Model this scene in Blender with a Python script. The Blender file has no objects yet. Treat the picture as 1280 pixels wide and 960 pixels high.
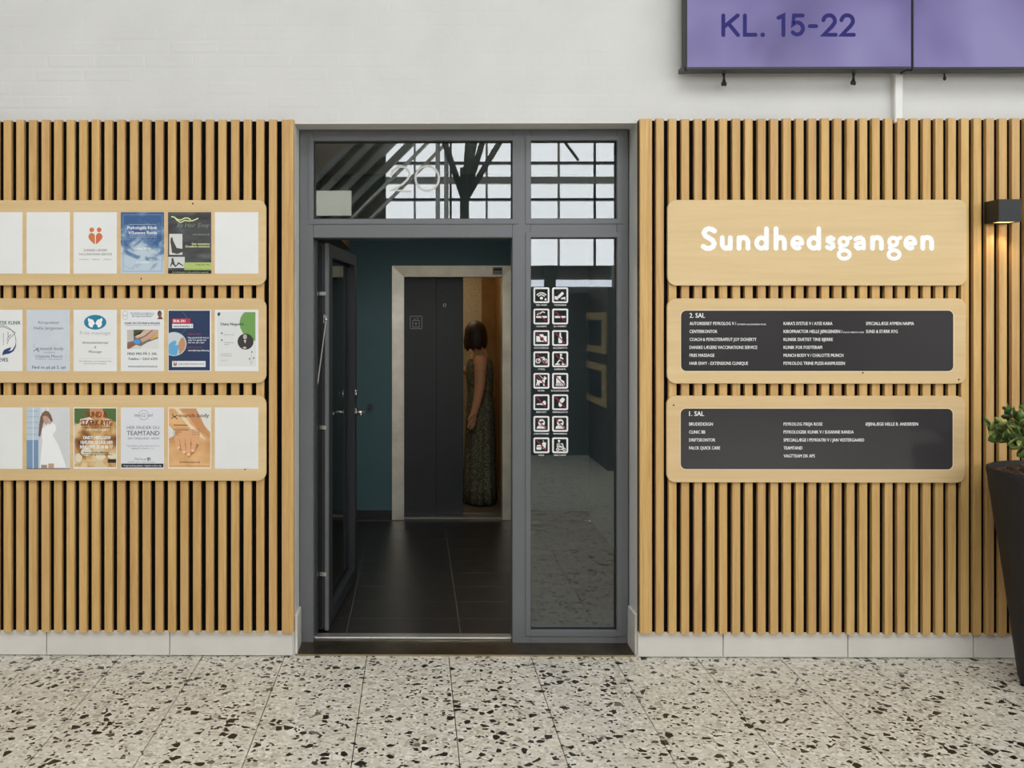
import bpy, bmesh, math, random
from mathutils import Vector, Matrix
random.seed(7)
S = bpy.context.scene
COL = S.collection

# ------------------------------------------------------------------ camera
F_PX, PX0, PY0 = 1127.0, 508.8, 396.0          # focal length and principal point of a 1280 x 960 frame
YAW = math.radians(0.49)
CAM = Vector((0.0, -4.4, 1.6545))
cd = bpy.data.cameras.new('camera'); cam = bpy.data.objects.new('camera', cd); COL.objects.link(cam)
cam.location = CAM; cam.rotation_euler = (math.pi/2, 0, YAW)
cd.sensor_width = 36.0; cd.lens = F_PX/1280*36.0
cd.shift_x = (640-PX0)/1280; cd.shift_y = -(480-PY0)/1280
cd.clip_start = 0.05; cd.clip_end = 200
S.camera = cam

# ------------------------------------------------------------------ sky, exposure
w = bpy.data.worlds.new('overcast_sky'); S.world = w; w.use_nodes = True
bg = w.node_tree.nodes['Background']
bg.inputs[0].default_value = (0.94, 0.97, 1.0, 1); bg.inputs[1].default_value = 5.35
S.view_settings.view_transform = 'Standard'; S.view_settings.look = 'None'
S.view_settings.gamma = 1.0; S.view_settings.use_curve_mapping = False
S.view_settings.exposure = 0.0
def portal(loc, rot, sx, sy):                   # guides sampling of the sky through the hall's glazing, adds no light
    l = bpy.data.lights.new('sky_portal', 'AREA'); l.shape = 'RECTANGLE'; l.size = sx; l.size_y = sy; l.cycles.is_portal = True
    o = bpy.data.objects.new('sky_portal', l); COL.objects.link(o); o.location = loc; o.rotation_euler = rot
portal((2.2, -13.95, 4.65), (math.radians(90), 0, 0), 12.2, 3.8)
portal((8.85, -6.0, 3.7), (math.radians(90), 0, math.radians(90)), 6.0, 2.2)
portal((0, -5.75, 6.45), (0, 0, 0), 11.6, 4.5)

# ------------------------------------------------------------------ helpers
def P(px, py, y):
    """point of the plane at depth y that the photograph shows at this pixel"""
    x = (px-PX0)/F_PX; z = -(py-PY0)/F_PX
    c, s = math.cos(YAW), math.sin(YAW)
    t = (y-CAM.y)/(c + x*s)
    return Vector((CAM.x + t*(-s + x*c), y, CAM.z + t*z))
def X(px, y): return P(px, 400, y).x
def lin(c):
    return tuple(((v/255)/12.92 if v/255 <= 0.04045 else ((v/255+0.055)/1.055)**2.4) for v in c)
def new_mat(name):
    m = bpy.data.materials.new(name); m.use_nodes = True
    nt = m.node_tree; b = nt.nodes['Principled BSDF']
    return m, nt, b
def nd(nt, kind, **kw):
    n = nt.nodes.new(kind)
    for k, v in kw.items():
        if k.startswith('i_'):
            key = k[2:]; key = int(key) if key.isdigit() else key
            n.inputs[key].default_value = v
        else: setattr(n, k, v)
    return n
_mc = {}
def M(rgb, rough=0.6, metal=0.0, spec=0.5):
    key = (tuple(rgb), rough, metal, spec)
    if key not in _mc:
        m, nt, b = new_mat('paint_%d_%d_%d' % tuple(int(v) for v in rgb))
        b.inputs['Base Color'].default_value = (*lin(rgb), 1); b.inputs['Roughness'].default_value = rough
        b.inputs['Metallic'].default_value = metal; b.inputs['Specular IOR Level'].default_value = spec
        _mc[key] = m
    return _mc[key]
def ramp(nt, fac, stops, interp='LINEAR'):
    r = nd(nt, 'ShaderNodeValToRGB'); cr = r.color_ramp; cr.interpolation = interp
    while len(cr.elements) < len(stops): cr.elements.new(0.5)
    for e, (p, c) in zip(cr.elements, stops):
        e.position = p; e.color = (*c, 1) if len(c) == 3 else c
    nt.links.new(fac, r.inputs[0]); return r.outputs[0]
def math_n(nt, op, a, b=None, clamp=False):
    n = nd(nt, 'ShaderNodeMath', operation=op); n.use_clamp = clamp
    for i, v in enumerate((a, b)):
        if v is None: continue
        if isinstance(v, (int, float)): n.inputs[i].default_value = v
        else: nt.links.new(v, n.inputs[i])
    return n.outputs[0]
def mix_c(nt, fac, a, b):
    n = nd(nt, 'ShaderNodeMix', data_type='RGBA')
    for sock, v in ((n.inputs[0], fac), (n.inputs[6], a), (n.inputs[7], b)):
        if isinstance(v, (int, float)): sock.default_value = v
        elif isinstance(v, tuple): sock.default_value = (*v, 1)
        else: nt.links.new(v, sock)
    return n.outputs[2]
def scaled_pos(nt, sc, rand=False, obj_coord=False):
    if obj_coord:
        src = nd(nt, 'ShaderNodeTexCoord').outputs['Object']
    else:
        src = nd(nt, 'ShaderNodeNewGeometry').outputs['Position']
    m = nd(nt, 'ShaderNodeMapping'); m.inputs['Scale'].default_value = sc
    nt.links.new(src, m.inputs[0])
    out = m.outputs[0]
    if rand:
        oi = nd(nt, 'ShaderNodeObjectInfo'); a = nd(nt, 'ShaderNodeVectorMath', operation='ADD')
        mm = math_n(nt, 'MULTIPLY', oi.outputs['Random'], 57.0)
        nt.links.new(out, a.inputs[0]); nt.links.new(mm, a.inputs[1]); out = a.outputs[0]
    return out
def noise(nt, vec, scale=1, detail=4, rough=0.5, dist=0):
    n = nd(nt, 'ShaderNodeTexNoise'); n.inputs['Scale'].default_value = scale
    n.inputs['Detail'].default_value = detail; n.inputs['Roughness'].default_value = rough
    n.inputs['Distortion'].default_value = dist
    nt.links.new(vec, n.inputs['Vector']); return n.outputs[0]
def bump(nt, b, h, strength=0.2, dist=0.002):
    n = nd(nt, 'ShaderNodeBump'); n.inputs['Strength'].default_value = strength; n.inputs['Distance'].default_value = dist
    nt.links.new(h, n.inputs['Height']); nt.links.new(n.outputs[0], b.inputs['Normal'])

def wood_mat(name, dark, mid, light, along='z', rough=0.5, tint=0.14, fine=1.0):
    m, nt, b = new_mat(name)
    sc = {'z': (1, 1, 0.045), 'x': (0.045, 1, 1), 'y': (1, 0.045, 1)}[along]
    v = scaled_pos(nt, sc, rand=True)
    n1 = noise(nt, v, 38*fine, 5, 0.62, 0.6)
    n2 = noise(nt, v, 190*fine, 3, 0.6)
    s = math_n(nt, 'ADD', math_n(nt, 'MULTIPLY', n1, 0.7), math_n(nt, 'MULTIPLY', n2, 0.3))
    c = ramp(nt, s, [(0.33, lin(dark)), (0.5, lin(mid)), (0.68, lin(light))])
    oi = nd(nt, 'ShaderNodeObjectInfo')
    hs = nd(nt, 'ShaderNodeHueSaturation')
    nt.links.new(c, hs.inputs['Color'])
    nt.links.new(math_n(nt, 'ADD', math_n(nt, 'MULTIPLY', oi.outputs['Random'], 2*tint), 1-tint), hs.inputs['Value'])
    nt.links.new(math_n(nt, 'ADD', math_n(nt, 'MULTIPLY', oi.outputs['Random'], 0.006), 0.497), hs.inputs['Hue'])
    nt.links.new(hs.outputs[0], b.inputs['Base Color']); b.inputs['Roughness'].default_value = rough
    bump(nt, b, n2, 0.12, 0.001)
    return m
def painted(name, rgb, var=6, rough=0.6, scale=3.0, bstr=0.0, bscale=60):
    m, nt, b = new_mat(name)
    v = scaled_pos(nt, (1, 1, 1))
    n = noise(nt, v, scale, 5, 0.6)
    c = ramp(nt, n, [(0.3, lin([max(0, k-var) for k in rgb])), (0.7, lin([min(255, k+var) for k in rgb]))])
    nt.links.new(c, b.inputs['Base Color']); b.inputs['Roughness'].default_value = rough
    if bstr: bump(nt, b, noise(nt, v, bscale, 4, 0.6), bstr, 0.002)
    return m
def brushed(name, rgb, rough=0.3, along='z', var=14, metal=1.0):
    m, nt, b = new_mat(name)
    sc = {'z': (1, 1, 0.02), 'x': (0.02, 1, 1)}[along]
    v = scaled_pos(nt, sc); n = noise(nt, v, 260, 3, 0.6)
    v2 = scaled_pos(nt, (1, 1, 1)); n2 = noise(nt, v2, 6, 4, 0.6)
    c = ramp(nt, n2, [(0.3, lin([max(0, k-var) for k in rgb])), (0.7, lin([min(255, k+var) for k in rgb]))])
    nt.links.new(c, b.inputs['Base Color']); b.inputs['Metallic'].default_value = metal
    nt.links.new(math_n(nt, 'ADD', math_n(nt, 'MULTIPLY', n, 0.22), rough-0.08), b.inputs['Roughness'])
    return m
def glass_mat(name, f0=0.05, tint=(0.93, 0.96, 0.95), rough=0.0):
    m, nt, b = new_mat(name); nt.nodes.remove(b)
    lw = nd(nt, 'ShaderNodeLayerWeight'); lw.inputs[0].default_value = 0.5
    p5 = math_n(nt, 'POWER', lw.outputs['Facing'], 5.0)
    fac = math_n(nt, 'ADD', math_n(nt, 'MULTIPLY', p5, 1-f0), f0, True)
    tr = nd(nt, 'ShaderNodeBsdfTransparent'); tr.inputs[0].default_value = (*tint, 1)
    gl = nd(nt, 'ShaderNodeBsdfGlossy'); gl.inputs['Roughness'].default_value = rough
    mx = nd(nt, 'ShaderNodeMixShader')
    nt.links.new(fac, mx.inputs[0]); nt.links.new(tr.outputs[0], mx.inputs[1]); nt.links.new(gl.outputs[0], mx.inputs[2])
    nt.links.new(mx.outputs[0], nt.nodes['Material Output'].inputs[0])
    return m
def emit_mat(name, rgb, strength):
    m, nt, b = new_mat(name)
    b.inputs['Base Color'].default_value = (*lin(rgb), 1)
    b.inputs['Emission Color'].default_value = (*lin(rgb), 1); b.inputs['Emission Strength'].default_value = strength
    return m

# --- mesh collecting: everything is given in world coordinates, objects get an origin of their own
class B:
    def __init__(self): self.v = []; self.f = []
    def add(self, vs, fs):
        o = len(self.v); self.v += [tuple(p) for p in vs]; self.f += [tuple(i+o for i in f) for f in fs]; return self
    def box(self, x0, x1, y0, y1, z0, z1):
        return self.add([(x, y, z) for z in (z0, z1) for y in (y0, y1) for x in (x0, x1)],
                        [(0, 2, 3, 1), (4, 5, 7, 6), (0, 1, 5, 4), (2, 6, 7, 3), (0, 4, 6, 2), (1, 3, 7, 5)])
    def bev(self, x0, x1, y0, y1, z0, z1, b=0.003):
        """box with its front (low y) edges chamfered"""
        vs = [(x0, y1, z0), (x1, y1, z0), (x1, y1, z1), (x0, y1, z1),
              (x0, y0+b, z0), (x1, y0+b, z0), (x1, y0+b, z1), (x0, y0+b, z1),
              (x0+b, y0, z0+b), (x1-b, y0, z0+b), (x1-b, y0, z1-b), (x0+b, y0, z1-b)]
        fs = [(0, 3, 2, 1)]
        for k in range(4):
            j = (k+1) % 4
            fs += [(k, j, 4+j, 4+k), (4+k, 4+j, 8+j, 8+k)]
        fs += [(8, 9, 10, 11)]
        return self.add(vs, fs)
    def prism(self, pts, y0, y1):
        """outline in x,z pulled from y0 (front) to y1"""
        n = len(pts)
        vs = [(x, y0, z) for x, z in pts]+[(x, y1, z) for x, z in pts]
        fs = [tuple(range(n)), tuple(range(2*n-1, n-1, -1))]
        fs += [(i, n+i, n+(i+1) % n, (i+1) % n) for i in range(n)]
        return self.add(vs, fs)
    def ring(self, outer, inner, y0, y1):
        n = len(outer); vs = []
        for y in (y0, y1):
            vs += [(x, y, z) for x, z in outer]+[(x, y, z) for x, z in inner]
        fs = []
        for i in range(n):
            j = (i+1) % n
            fs += [(i, j, n+j, n+i), (2*n+i, 3*n+i, 3*n+j, 2*n+j), (i, 2*n+i, 2*n+j, j), (n+i, n+j, 3*n+j, 3*n+i)]
        return self.add(vs, fs)
    def lathe(self, prof, c, n=48, cap=True):
        vs, fs = [], []
        for r, z in prof:
            for k in range(n):
                a = 2*math.pi*k/n; vs.append((c[0]+r*math.cos(a), c[1]+r*math.sin(a), c[2]+z))
        for i in range(len(prof)-1):
            for k in range(n):
                j = (k+1) % n; fs.append((i*n+k, i*n+j, (i+1)*n+j, (i+1)*n+k))
        if cap: fs += [tuple(range(n-1, -1, -1)), tuple((len(prof)-1)*n+k for k in range(n))]
        return self.add(vs, fs)
    def tube(self, pts, r, n=8, r2=None):
        pts = [Vector(p) for p in pts]; vs, fs = [], []
        m = len(pts)
        for i, p in enumerate(pts):
            d = (pts[min(i+1, m-1)]-pts[max(i-1, 0)]).normalized()
            u = d.orthogonal().normalized() if abs(d.z) > 0.99 else d.cross(Vector((0, 0, 1))).normalized()
            v = d.cross(u); rr = r if r2 is None else r+(r2-r)*i/(m-1)
            for k in range(n):
                a = 2*math.pi*k/n; vs.append(p+u*rr*math.cos(a)+v*rr*math.sin(a))
        for i in range(m-1):
            for k in range(n):
                j = (k+1) % n; fs.append((i*n+k, i*n+j, (i+1)*n+j, (i+1)*n+k))
        fs += [tuple(range(n-1, -1, -1)), tuple((m-1)*n+k for k in range(n))]
        return self.add(vs, fs)
    def ball(self, c, r, n=12, m=8):
        pr = []
        vs = [(c[0], c[1], c[2]-r[2])]; fs = []
        for i in range(1, m):
            t = math.pi*i/m
            for k in range(n):
                a = 2*math.pi*k/n
                vs.append((c[0]+r[0]*math.sin(t)*math.cos(a), c[1]+r[1]*math.sin(t)*math.sin(a), c[2]-r[2]*math.cos(t)))
        vs.append((c[0], c[1], c[2]+r[2])); L = len(vs)-1
        for k in range(n):
            j = (k+1) % n; fs.append((0, 1+j, 1+k)); fs.append((L, 1+(m-2)*n+k, 1+(m-2)*n+j))
            for i in range(m-2):
                fs.append((1+i*n+k, 1+i*n+j, 1+(i+1)*n+j, 1+(i+1)*n+k))
        return self.add(vs, fs)
ORG = {}
def tag(o, label=None, cat=None, group=None, kind=None):
    if label: o['label'] = label
    if cat: o['category'] = cat
    if group: o['group'] = group
    if kind: o['kind'] = kind
    return o
def empty(name, loc, label=None, cat=None, group=None, kind=None):
    o = bpy.data.objects.new(name, None); o.empty_display_size = 0.05; COL.objects.link(o)
    o.location = loc; ORG[o.name] = Vector(loc)
    return tag(o, label, cat, group, kind)
def obj(name, b, mat, parent=None, origin=None, smooth=False):
    if parent is not None: org = ORG[parent.name]
    elif origin is not None: org = Vector(origin)
    else:
        xs = [v[0] for v in b.v]; ys = [v[1] for v in b.v]; zs = [v[2] for v in b.v]
        org = Vector(((min(xs)+max(xs))/2, (min(ys)+max(ys))/2, min(zs)))
    me = bpy.data.meshes.new(name)
    me.from_pydata([tuple(Vector(v)-org) for v in b.v], [], b.f); me.update()
    if isinstance(mat, (list, tuple)):
        for q in mat: me.materials.append(q)
    else: me.materials.append(mat)
    bm = bmesh.new(); bm.from_mesh(me); bmesh.ops.recalc_face_normals(bm, faces=bm.faces); bm.to_mesh(me); bm.free()
    if smooth:
        for p in me.polygons: p.use_smooth = True
    o = bpy.data.objects.new(name, me); COL.objects.link(o)
    if parent is not None: o.parent = parent
    else: o.location = org
    ORG[o.name] = org
    return o
def place(name, mesh, parent, loc, rot=None, scale=None):
    """one more piece that shares its mesh; loc is in the parent's space"""
    o = bpy.data.objects.new(name, mesh); COL.objects.link(o); o.parent = parent; o.location = loc
    if rot is not None: o.rotation_euler = rot
    if scale is not None: o.scale = scale
    ORG[o.name] = ORG[parent.name]
    return o
def rrect(x0, x1, z0, z1, r, n=6):
    pts = []
    for cx, cz, a0 in ((x1-r, z1-r, 0), (x0+r, z1-r, 90), (x0+r, z0+r, 180), (x1-r, z0+r, 270)):
        for k in range(n+1):
            a = math.radians(a0+90*k/n); pts.append((cx+r*math.cos(a), cz+r*math.sin(a)))
    return pts

# --- flat print on a plane of the scene (posters, signs, stickers)
class Print:
    """draws on the plane at depth y; sizes are read off the photograph's frame. front is the sheet, ink sits a hair above it"""
    def __init__(self, parent, y): self.p = parent; self.y = y
    def w(self, px, py, layer=1):
        q = P(px, py, self.y); return (q.x, self.y-0.00025*layer, q.z)
    def poly(self, name, pts, mat, layer=1):
        b = B(); b.add([self.w(x, y, layer) for x, y in pts], [tuple(range(len(pts)))])
        return obj(name, b, mat, self.p)
    def rect(self, name, x0, y0, x1, y1, mat, layer=1):
        return self.poly(name, [(x0, y0), (x1, y0), (x1, y1), (x0, y1)], mat, layer)
    def disc(self, name, cx, cy, rx, ry, mat, layer=1, a0=0, a1=360, n=28):
        pts = [(cx+rx*math.cos(math.radians(a0+(a1-a0)*k/n)), cy+ry*math.sin(math.radians(a0+(a1-a0)*k/n))) for k in range(n if a1-a0 == 360 else n+1)]
        return self.poly(name, pts, mat, layer)
    def strokes(self, name, lines, width, mat, layer=1, caps=True):
        b = B()
        for q, pts in enumerate(lines):
            pts = [p for k, p in enumerate(pts) if k == 0 or math.hypot(p[0]-pts[k-1][0], p[1]-pts[k-1][1]) > 1e-4]
            closed = len(pts) > 3 and math.hypot(pts[0][0]-pts[-1][0], pts[0][1]-pts[-1][1]) < 1e-3
            if closed: pts = pts[:-1]
            n, h, ly = len(pts), width/2, layer+0.28*(q % 6)
            def direc(a, c):
                d = math.hypot(c[0]-a[0], c[1]-a[1]) or 1e-6; return ((c[0]-a[0])/d, (c[1]-a[1])/d)
            left, right = [], []
            for k, p in enumerate(pts):
                d0 = direc(pts[k-1], p) if (k or closed) else direc(p, pts[1])
                d1 = direc(p, pts[(k+1) % n]) if (k < n-1 or closed) else d0
                tx, ty = d0[0]+d1[0], d0[1]+d1[1]; tl = math.hypot(tx, ty) or 1e-6; tx, ty = tx/tl, ty/tl
                m_ = h/max(0.45, abs(tx*d1[0]+ty*d1[1]))
                left.append((p[0]-ty*m_, p[1]+tx*m_)); right.append((p[0]+ty*m_, p[1]-tx*m_))
            b.add([self.w(*p, ly) for p in left+right], [(k, (k+1) % n, n+(k+1) % n, n+k) for k in range(n if closed else n-1)])
            if caps and not closed:
                for p, o, lc in ((pts[0], pts[1], ly+.07), (pts[-1], pts[-2], ly+.14)):
                    dx, dy = direc(o, p); a0 = math.atan2(dy, dx)
                    b.add([self.w(p[0]+h*math.cos(a0+t*math.pi/8), p[1]+h*math.sin(a0+t*math.pi/8), lc) for t in range(-4, 5)], [tuple(range(9))])
        return obj(name, b, mat, self.p)
    def text(self, name, body, x0, x1, ytop, ybase, mat, layer=1, bold=0.0, res=2, cap='H', shear=0.0):
        c = bpy.data.curves.new('t', 'FONT'); c.size = 1; c.resolution_u = res; c.shear = shear
        o = bpy.data.objects.new('t', c)
        c.body = cap; m = bpy.data.meshes.new_from_object(o); ch = max(v.co.y for v in m.vertices); bpy.data.meshes.remove(m)
        c.body = body; m = bpy.data.meshes.new_from_object(o)
        xs = [v.co.x for v in m.vertices]; a, e = min(xs), max(xs)
        b = B()
        k = (ybase-ytop)/4*min(0.34, bold*18)          # a heavier weight: the letters struck twice, a hair apart
        for dx, dl in (((-k/2, 0), (k/2, .3)) if bold else ((0, 0),)):
            b.add([self.w(x0+(v.co.x-a)/(e-a)*(x1-x0)+dx, ybase-v.co.y/ch*(ybase-ytop), layer+dl) for v in m.vertices],
                  [tuple(p.vertices) for p in m.polygons])
        bpy.data.meshes.remove(m); bpy.data.objects.remove(o); bpy.data.curves.remove(c)
        return obj(name, b, mat, self.p)
def arc(cx, cy, rx, ry, a0, a1, n=14):
    return [(cx+rx*math.cos(math.radians(a0+(a1-a0)*k/n)), cy+ry*math.sin(math.radians(a0+(a1-a0)*k/n))) for k in range(n+1)]

# ------------------------------------------------------------------ materials
def terrazzo_mat():
    m, nt, b = new_mat('terrazzo')
    pos = nd(nt, 'ShaderNodeNewGeometry').outputs['Position']
    flat = nd(nt, 'ShaderNodeVectorMath', operation='MULTIPLY'); flat.inputs[1].default_value = (1, 1, 0)
    nt.links.new(pos, flat.inputs[0]); v = flat.outputs[0]
    wob = nd(nt, 'ShaderNodeTexNoise'); wob.inputs['Scale'].default_value = 38; wob.inputs['Detail'].default_value = 3
    nt.links.new(v, wob.inputs['Vector'])
    sub = nd(nt, 'ShaderNodeVectorMath', operation='SUBTRACT'); sub.inputs[1].default_value = (0.5, 0.5, 0.5)
    nt.links.new(wob.outputs[1], sub.inputs[0])
    mul = nd(nt, 'ShaderNodeVectorMath', operation='MULTIPLY'); mul.inputs[1].default_value = (0.009, 0.009, 0)
    nt.links.new(sub.outputs[0], mul.inputs[0])
    add = nd(nt, 'ShaderNodeVectorMath', operation='ADD'); nt.links.new(v, add.inputs[0]); nt.links.new(mul.outputs[0], add.inputs[1])
    vw = add.outputs[0]
    def chips(scale, off):
        o = nd(nt, 'ShaderNodeVectorMath', operation='ADD'); o.inputs[1].default_value = (off, off*1.7, 0); nt.links.new(vw, o.inputs[0])
        a = nd(nt, 'ShaderNodeTexVoronoi', voronoi_dimensions='2D'); a.inputs['Scale'].default_value = scale
        e = nd(nt, 'ShaderNodeTexVoronoi', voronoi_dimensions='2D', feature='DISTANCE_TO_EDGE'); e.inputs['Scale'].default_value = scale
        nt.links.new(o.outputs[0], a.inputs['Vector']); nt.links.new(o.outputs[0], e.inputs['Vector'])
        s = nd(nt, 'ShaderNodeSeparateColor'); nt.links.new(a.outputs['Color'], s.inputs[0])
        return s, e.outputs['Distance']
    base = ramp(nt, noise(nt, v, 7, 6, 0.7), [(0.3, lin((196, 190, 175))), (0.7, lin((212, 207, 194)))])
    s3, e3 = chips(95, 3.1)
    base = mix_c(nt, math_n(nt, 'MULTIPLY', math_n(nt, 'LESS_THAN', s3.outputs[0], 0.22), 0.55), base, lin((150, 142, 126)))
    base = mix_c(nt, math_n(nt, 'MULTIPLY', math_n(nt, 'GREATER_THAN', s3.outputs[1], 0.86), 0.6), base, lin((232, 228, 218)))
    base = mix_c(nt, math_n(nt, 'LESS_THAN', s3.outputs[2], 0.03), base, lin((52, 46, 40)))
    s2, e2 = chips(30, 1.3)
    k = math_n(nt, 'MULTIPLY', math_n(nt, 'LESS_THAN', s2.outputs[0], 0.26), math_n(nt, 'GREATER_THAN', e2, 0.11))
    base = mix_c(nt, math_n(nt, 'MULTIPLY', k, 0.75), base, ramp(nt, s2.outputs[1], [(0.0, lin((150, 142, 126))), (0.45, lin((205, 198, 180))), (1.0, lin((228, 225, 216)))]))
    s1, e1 = chips(29, 0.0)
    lim = math_n(nt, 'ADD', math_n(nt, 'MULTIPLY', s1.outputs[1], 0.18), 0.09)
    k = math_n(nt, 'MULTIPLY', math_n(nt, 'LESS_THAN', s1.outputs[0], 0.165), math_n(nt, 'GREATER_THAN', e1, lim))
    base = mix_c(nt, k, base, ramp(nt, s1.outputs[2], [(0.0, lin((24, 20, 17))), (0.8, lin((38, 32, 27))), (0.95, lin((112, 104, 92)))]))
    s4, e4 = chips(60, 6.6)
    lim = math_n(nt, 'ADD', math_n(nt, 'MULTIPLY', s4.outputs[1], 0.14), 0.07)
    k = math_n(nt, 'MULTIPLY', math_n(nt, 'LESS_THAN', s4.outputs[0], 0.075), math_n(nt, 'GREATER_THAN', e4, lim))
    base = mix_c(nt, k, base, lin((36, 30, 26)))
    nt.links.new(base, b.inputs['Base Color'])
    b.inputs['Roughness'].default_value = 0.33; b.inputs['Specular IOR Level'].default_value = 0.4
    return m
def brick_paint():
    m, nt, b = new_mat('white_painted_brick')
    v = scaled_pos(nt, (1, 1, 1))
    c = ramp(nt, noise(nt, v, 2.2, 5, 0.6), [(0.3, lin((206, 205, 201))), (0.7, lin((215, 214, 211)))])
    nt.links.new(c, b.inputs['Base Color']); b.inputs['Roughness'].default_value = 0.55
    bump(nt, b, noise(nt, v, 45, 5, 0.6), 0.25, 0.002)
    return m
TERRAZZO = terrazzo_mat()
WHITE = brick_paint()
OAK = wood_mat('oiled_oak', (188, 145, 84), (205, 164, 102), (216, 179, 118), 'z', 0.5, 0.06)
BIRCH = wood_mat('birch_plywood', (212, 181, 131), (219, 189, 140), (225, 197, 150), 'x', 0.4, 0.02, 0.3)
RIM = M((236, 218, 180), 0.5)
FELT = M((13, 12, 12), 0.95, 0, 0.1)
FRAME = painted('grey_powder_coat', (104, 106, 108), 3, 0.38, 2.0)
FRAME_D = painted('charcoal_powder_coat', (48, 49, 52), 3, 0.4, 2.0)
GASKET = M((14, 14, 15), 0.6)
GLASS = glass_mat('window_glass', 0.10)
LEAFGLASS = glass_mat('door_leaf_glass', 0.07, (0.72, 0.76, 0.75))
STEEL = brushed('brushed_steel', (222, 213, 196), 0.34, 'z', 14, 0.7)
STEEL_X = brushed('brushed_steel_header', (226, 216, 196), 0.34, 'x', 14, 0.7)
CHROME = M((215, 213, 208), 0.22, 1.0)
SILL = brushed('worn_sill_steel', (112, 100, 84), 0.34, 'x', 18)
ALU = M((205, 204, 200), 0.35, 0.9)
TEAL = painted('dark_teal_paint', (78, 108, 114), 3, 0.55, 1.5)
CERAMIC = painted('pale_ceramic', (217, 213, 205), 5, 0.35, 5)
DARKTILE = painted('dark_floor_tile', (38, 35, 33), 4, 0.36, 9)
GROUT = M((98, 92, 82), 0.9)
LIFTDOOR = painted('charcoal_lift_enamel', (48, 48, 51), 2, 0.42, 2)
PAPER = painted('white_paper', (232, 232, 230), 2, 0.5, 4)
INK = M((30, 30, 34), 0.6); INK_GREY = M((110, 112, 116), 0.6)
WHITE_INK = M((246, 246, 244), 0.55)

# ------------------------------------------------------------------ structure: masonry wall with the doorway
OX0, OX1, OZ = P(367, 400, 0).x+0.006, P(797, 400, 0).x, P(518, 153, 0).z
WT = 6.6
b = B()
b.box(-8, 8, 0.004, 0.24, OZ, WT).box(-8, OX0, 0.004, 0.24, -0.02, OZ).box(OX1, 8, 0.004, 0.24, -0.02, OZ)
wall = tag(obj('wall_back', b, WHITE, origin=(0, 0.1, 0)), 'white painted brick wall above the wooden slats', kind='structure')
bm_ = B(); L, Hh = 0.2315, 0.0585
bm_.bev(-L/2, L/2, -0.004, 0.006, -Hh/2, Hh/2, 0.0035)
bmesh_brick = None
for r in range(10):
    z = OZ+0.004+0.0335+r*0.0667
    if z > 3.34: break
    off = (0.0, 0.12, 0.06, 0.18)[r % 4]
    for k in range(-10, 15):
        x = k*0.24+off
        if not -2.2 < x < 3.15: continue
        fade = min(1, max(0.1, 1.0-(x+2.2)*0.3))
        dy = 0.0079-fade*(random.uniform(0.0, 0.0003) if random.random() < .5 else random.uniform(0.0004, 0.0013))
        if bmesh_brick is None:
            bo = obj('brick', bm_, WHITE, wall, smooth=False); bmesh_brick = bo.data
            for vv in bmesh_brick.vertices: vv.co += ORG[wall.name]
            bo.location = Vector((x, dy, z))-ORG[wall.name]
        else:
            place('brick', bmesh_brick, wall, Vector((x+random.uniform(-.002, .002), dy, z+random.uniform(-.0015, .0015)))-ORG[wall.name],
                  (0, random.uniform(-.006, .006), 0))
# plaster edge trims of the reveal
b = B(); b.box(OX0-0.004, OX1+0.004, 0.0005, 0.02, OZ-0.006, OZ+0.004)
obj('plaster_edge', b, WHITE, wall)
# the front floor
fl = B(); fl.box(-9, 9, -14.2, -1.62, -0.05, 0.0).box(-9, 9, -1.62, 0.0, -0.05, -0.006)
floor = tag(obj('floor', fl, [TERRAZZO, M((46, 41, 35), 0.9)], origin=(0, 0, 0)), 'speckled terrazzo tile floor of the hall', kind='structure')
for i, pg in enumerate(floor.data.polygons): pg.material_index = 0 if i < 6 else 1
TJX = X(561.7, 0)-0.003
tb = B(); g = 0.0017
tb.add([(-.2+g, -.2+g, -.006), (.2-g, -.2+g, -.006), (.2-g, .2-g, -.006), (-.2+g, .2-g, -.006),
        (-.2+g, -.2+g, -.0008), (.2-g, -.2+g, -.0008), (.2-g, .2-g, -.0008), (-.2+g, .2-g, -.0008),
        (-.199+g, -.199+g, 0), (.199-g, -.199+g, 0), (.199-g, .199-g, 0), (-.199+g, .199-g, 0)],
       [(0, 1, 5, 4), (1, 2, 6, 5), (2, 3, 7, 6), (3, 0, 4, 7), (4, 5, 9, 8), (5, 6, 10, 9), (6, 7, 11, 10), (7, 4, 8, 11), (8, 9, 10, 11)])
tile0 = None
for r in range(4):
    for k in range(-8, 9):
        c = (TJX+0.2+0.4*k, -0.022-0.2-0.4*r, 0)
        if tile0 is None: o = obj('tile', tb, TERRAZZO, floor); tile0 = o.data; o.location = c
        else: place('tile', tile0, floor, c)
eb = B()
for k in range(-8, 9): eb.box(TJX+0.4*k+g, TJX+0.4*(k+1)-g, -0.0205, -0.0005, -0.006, 0)
obj('edge_strip', eb, TERRAZZO, floor)['kind'] = 'stuff'

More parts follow.
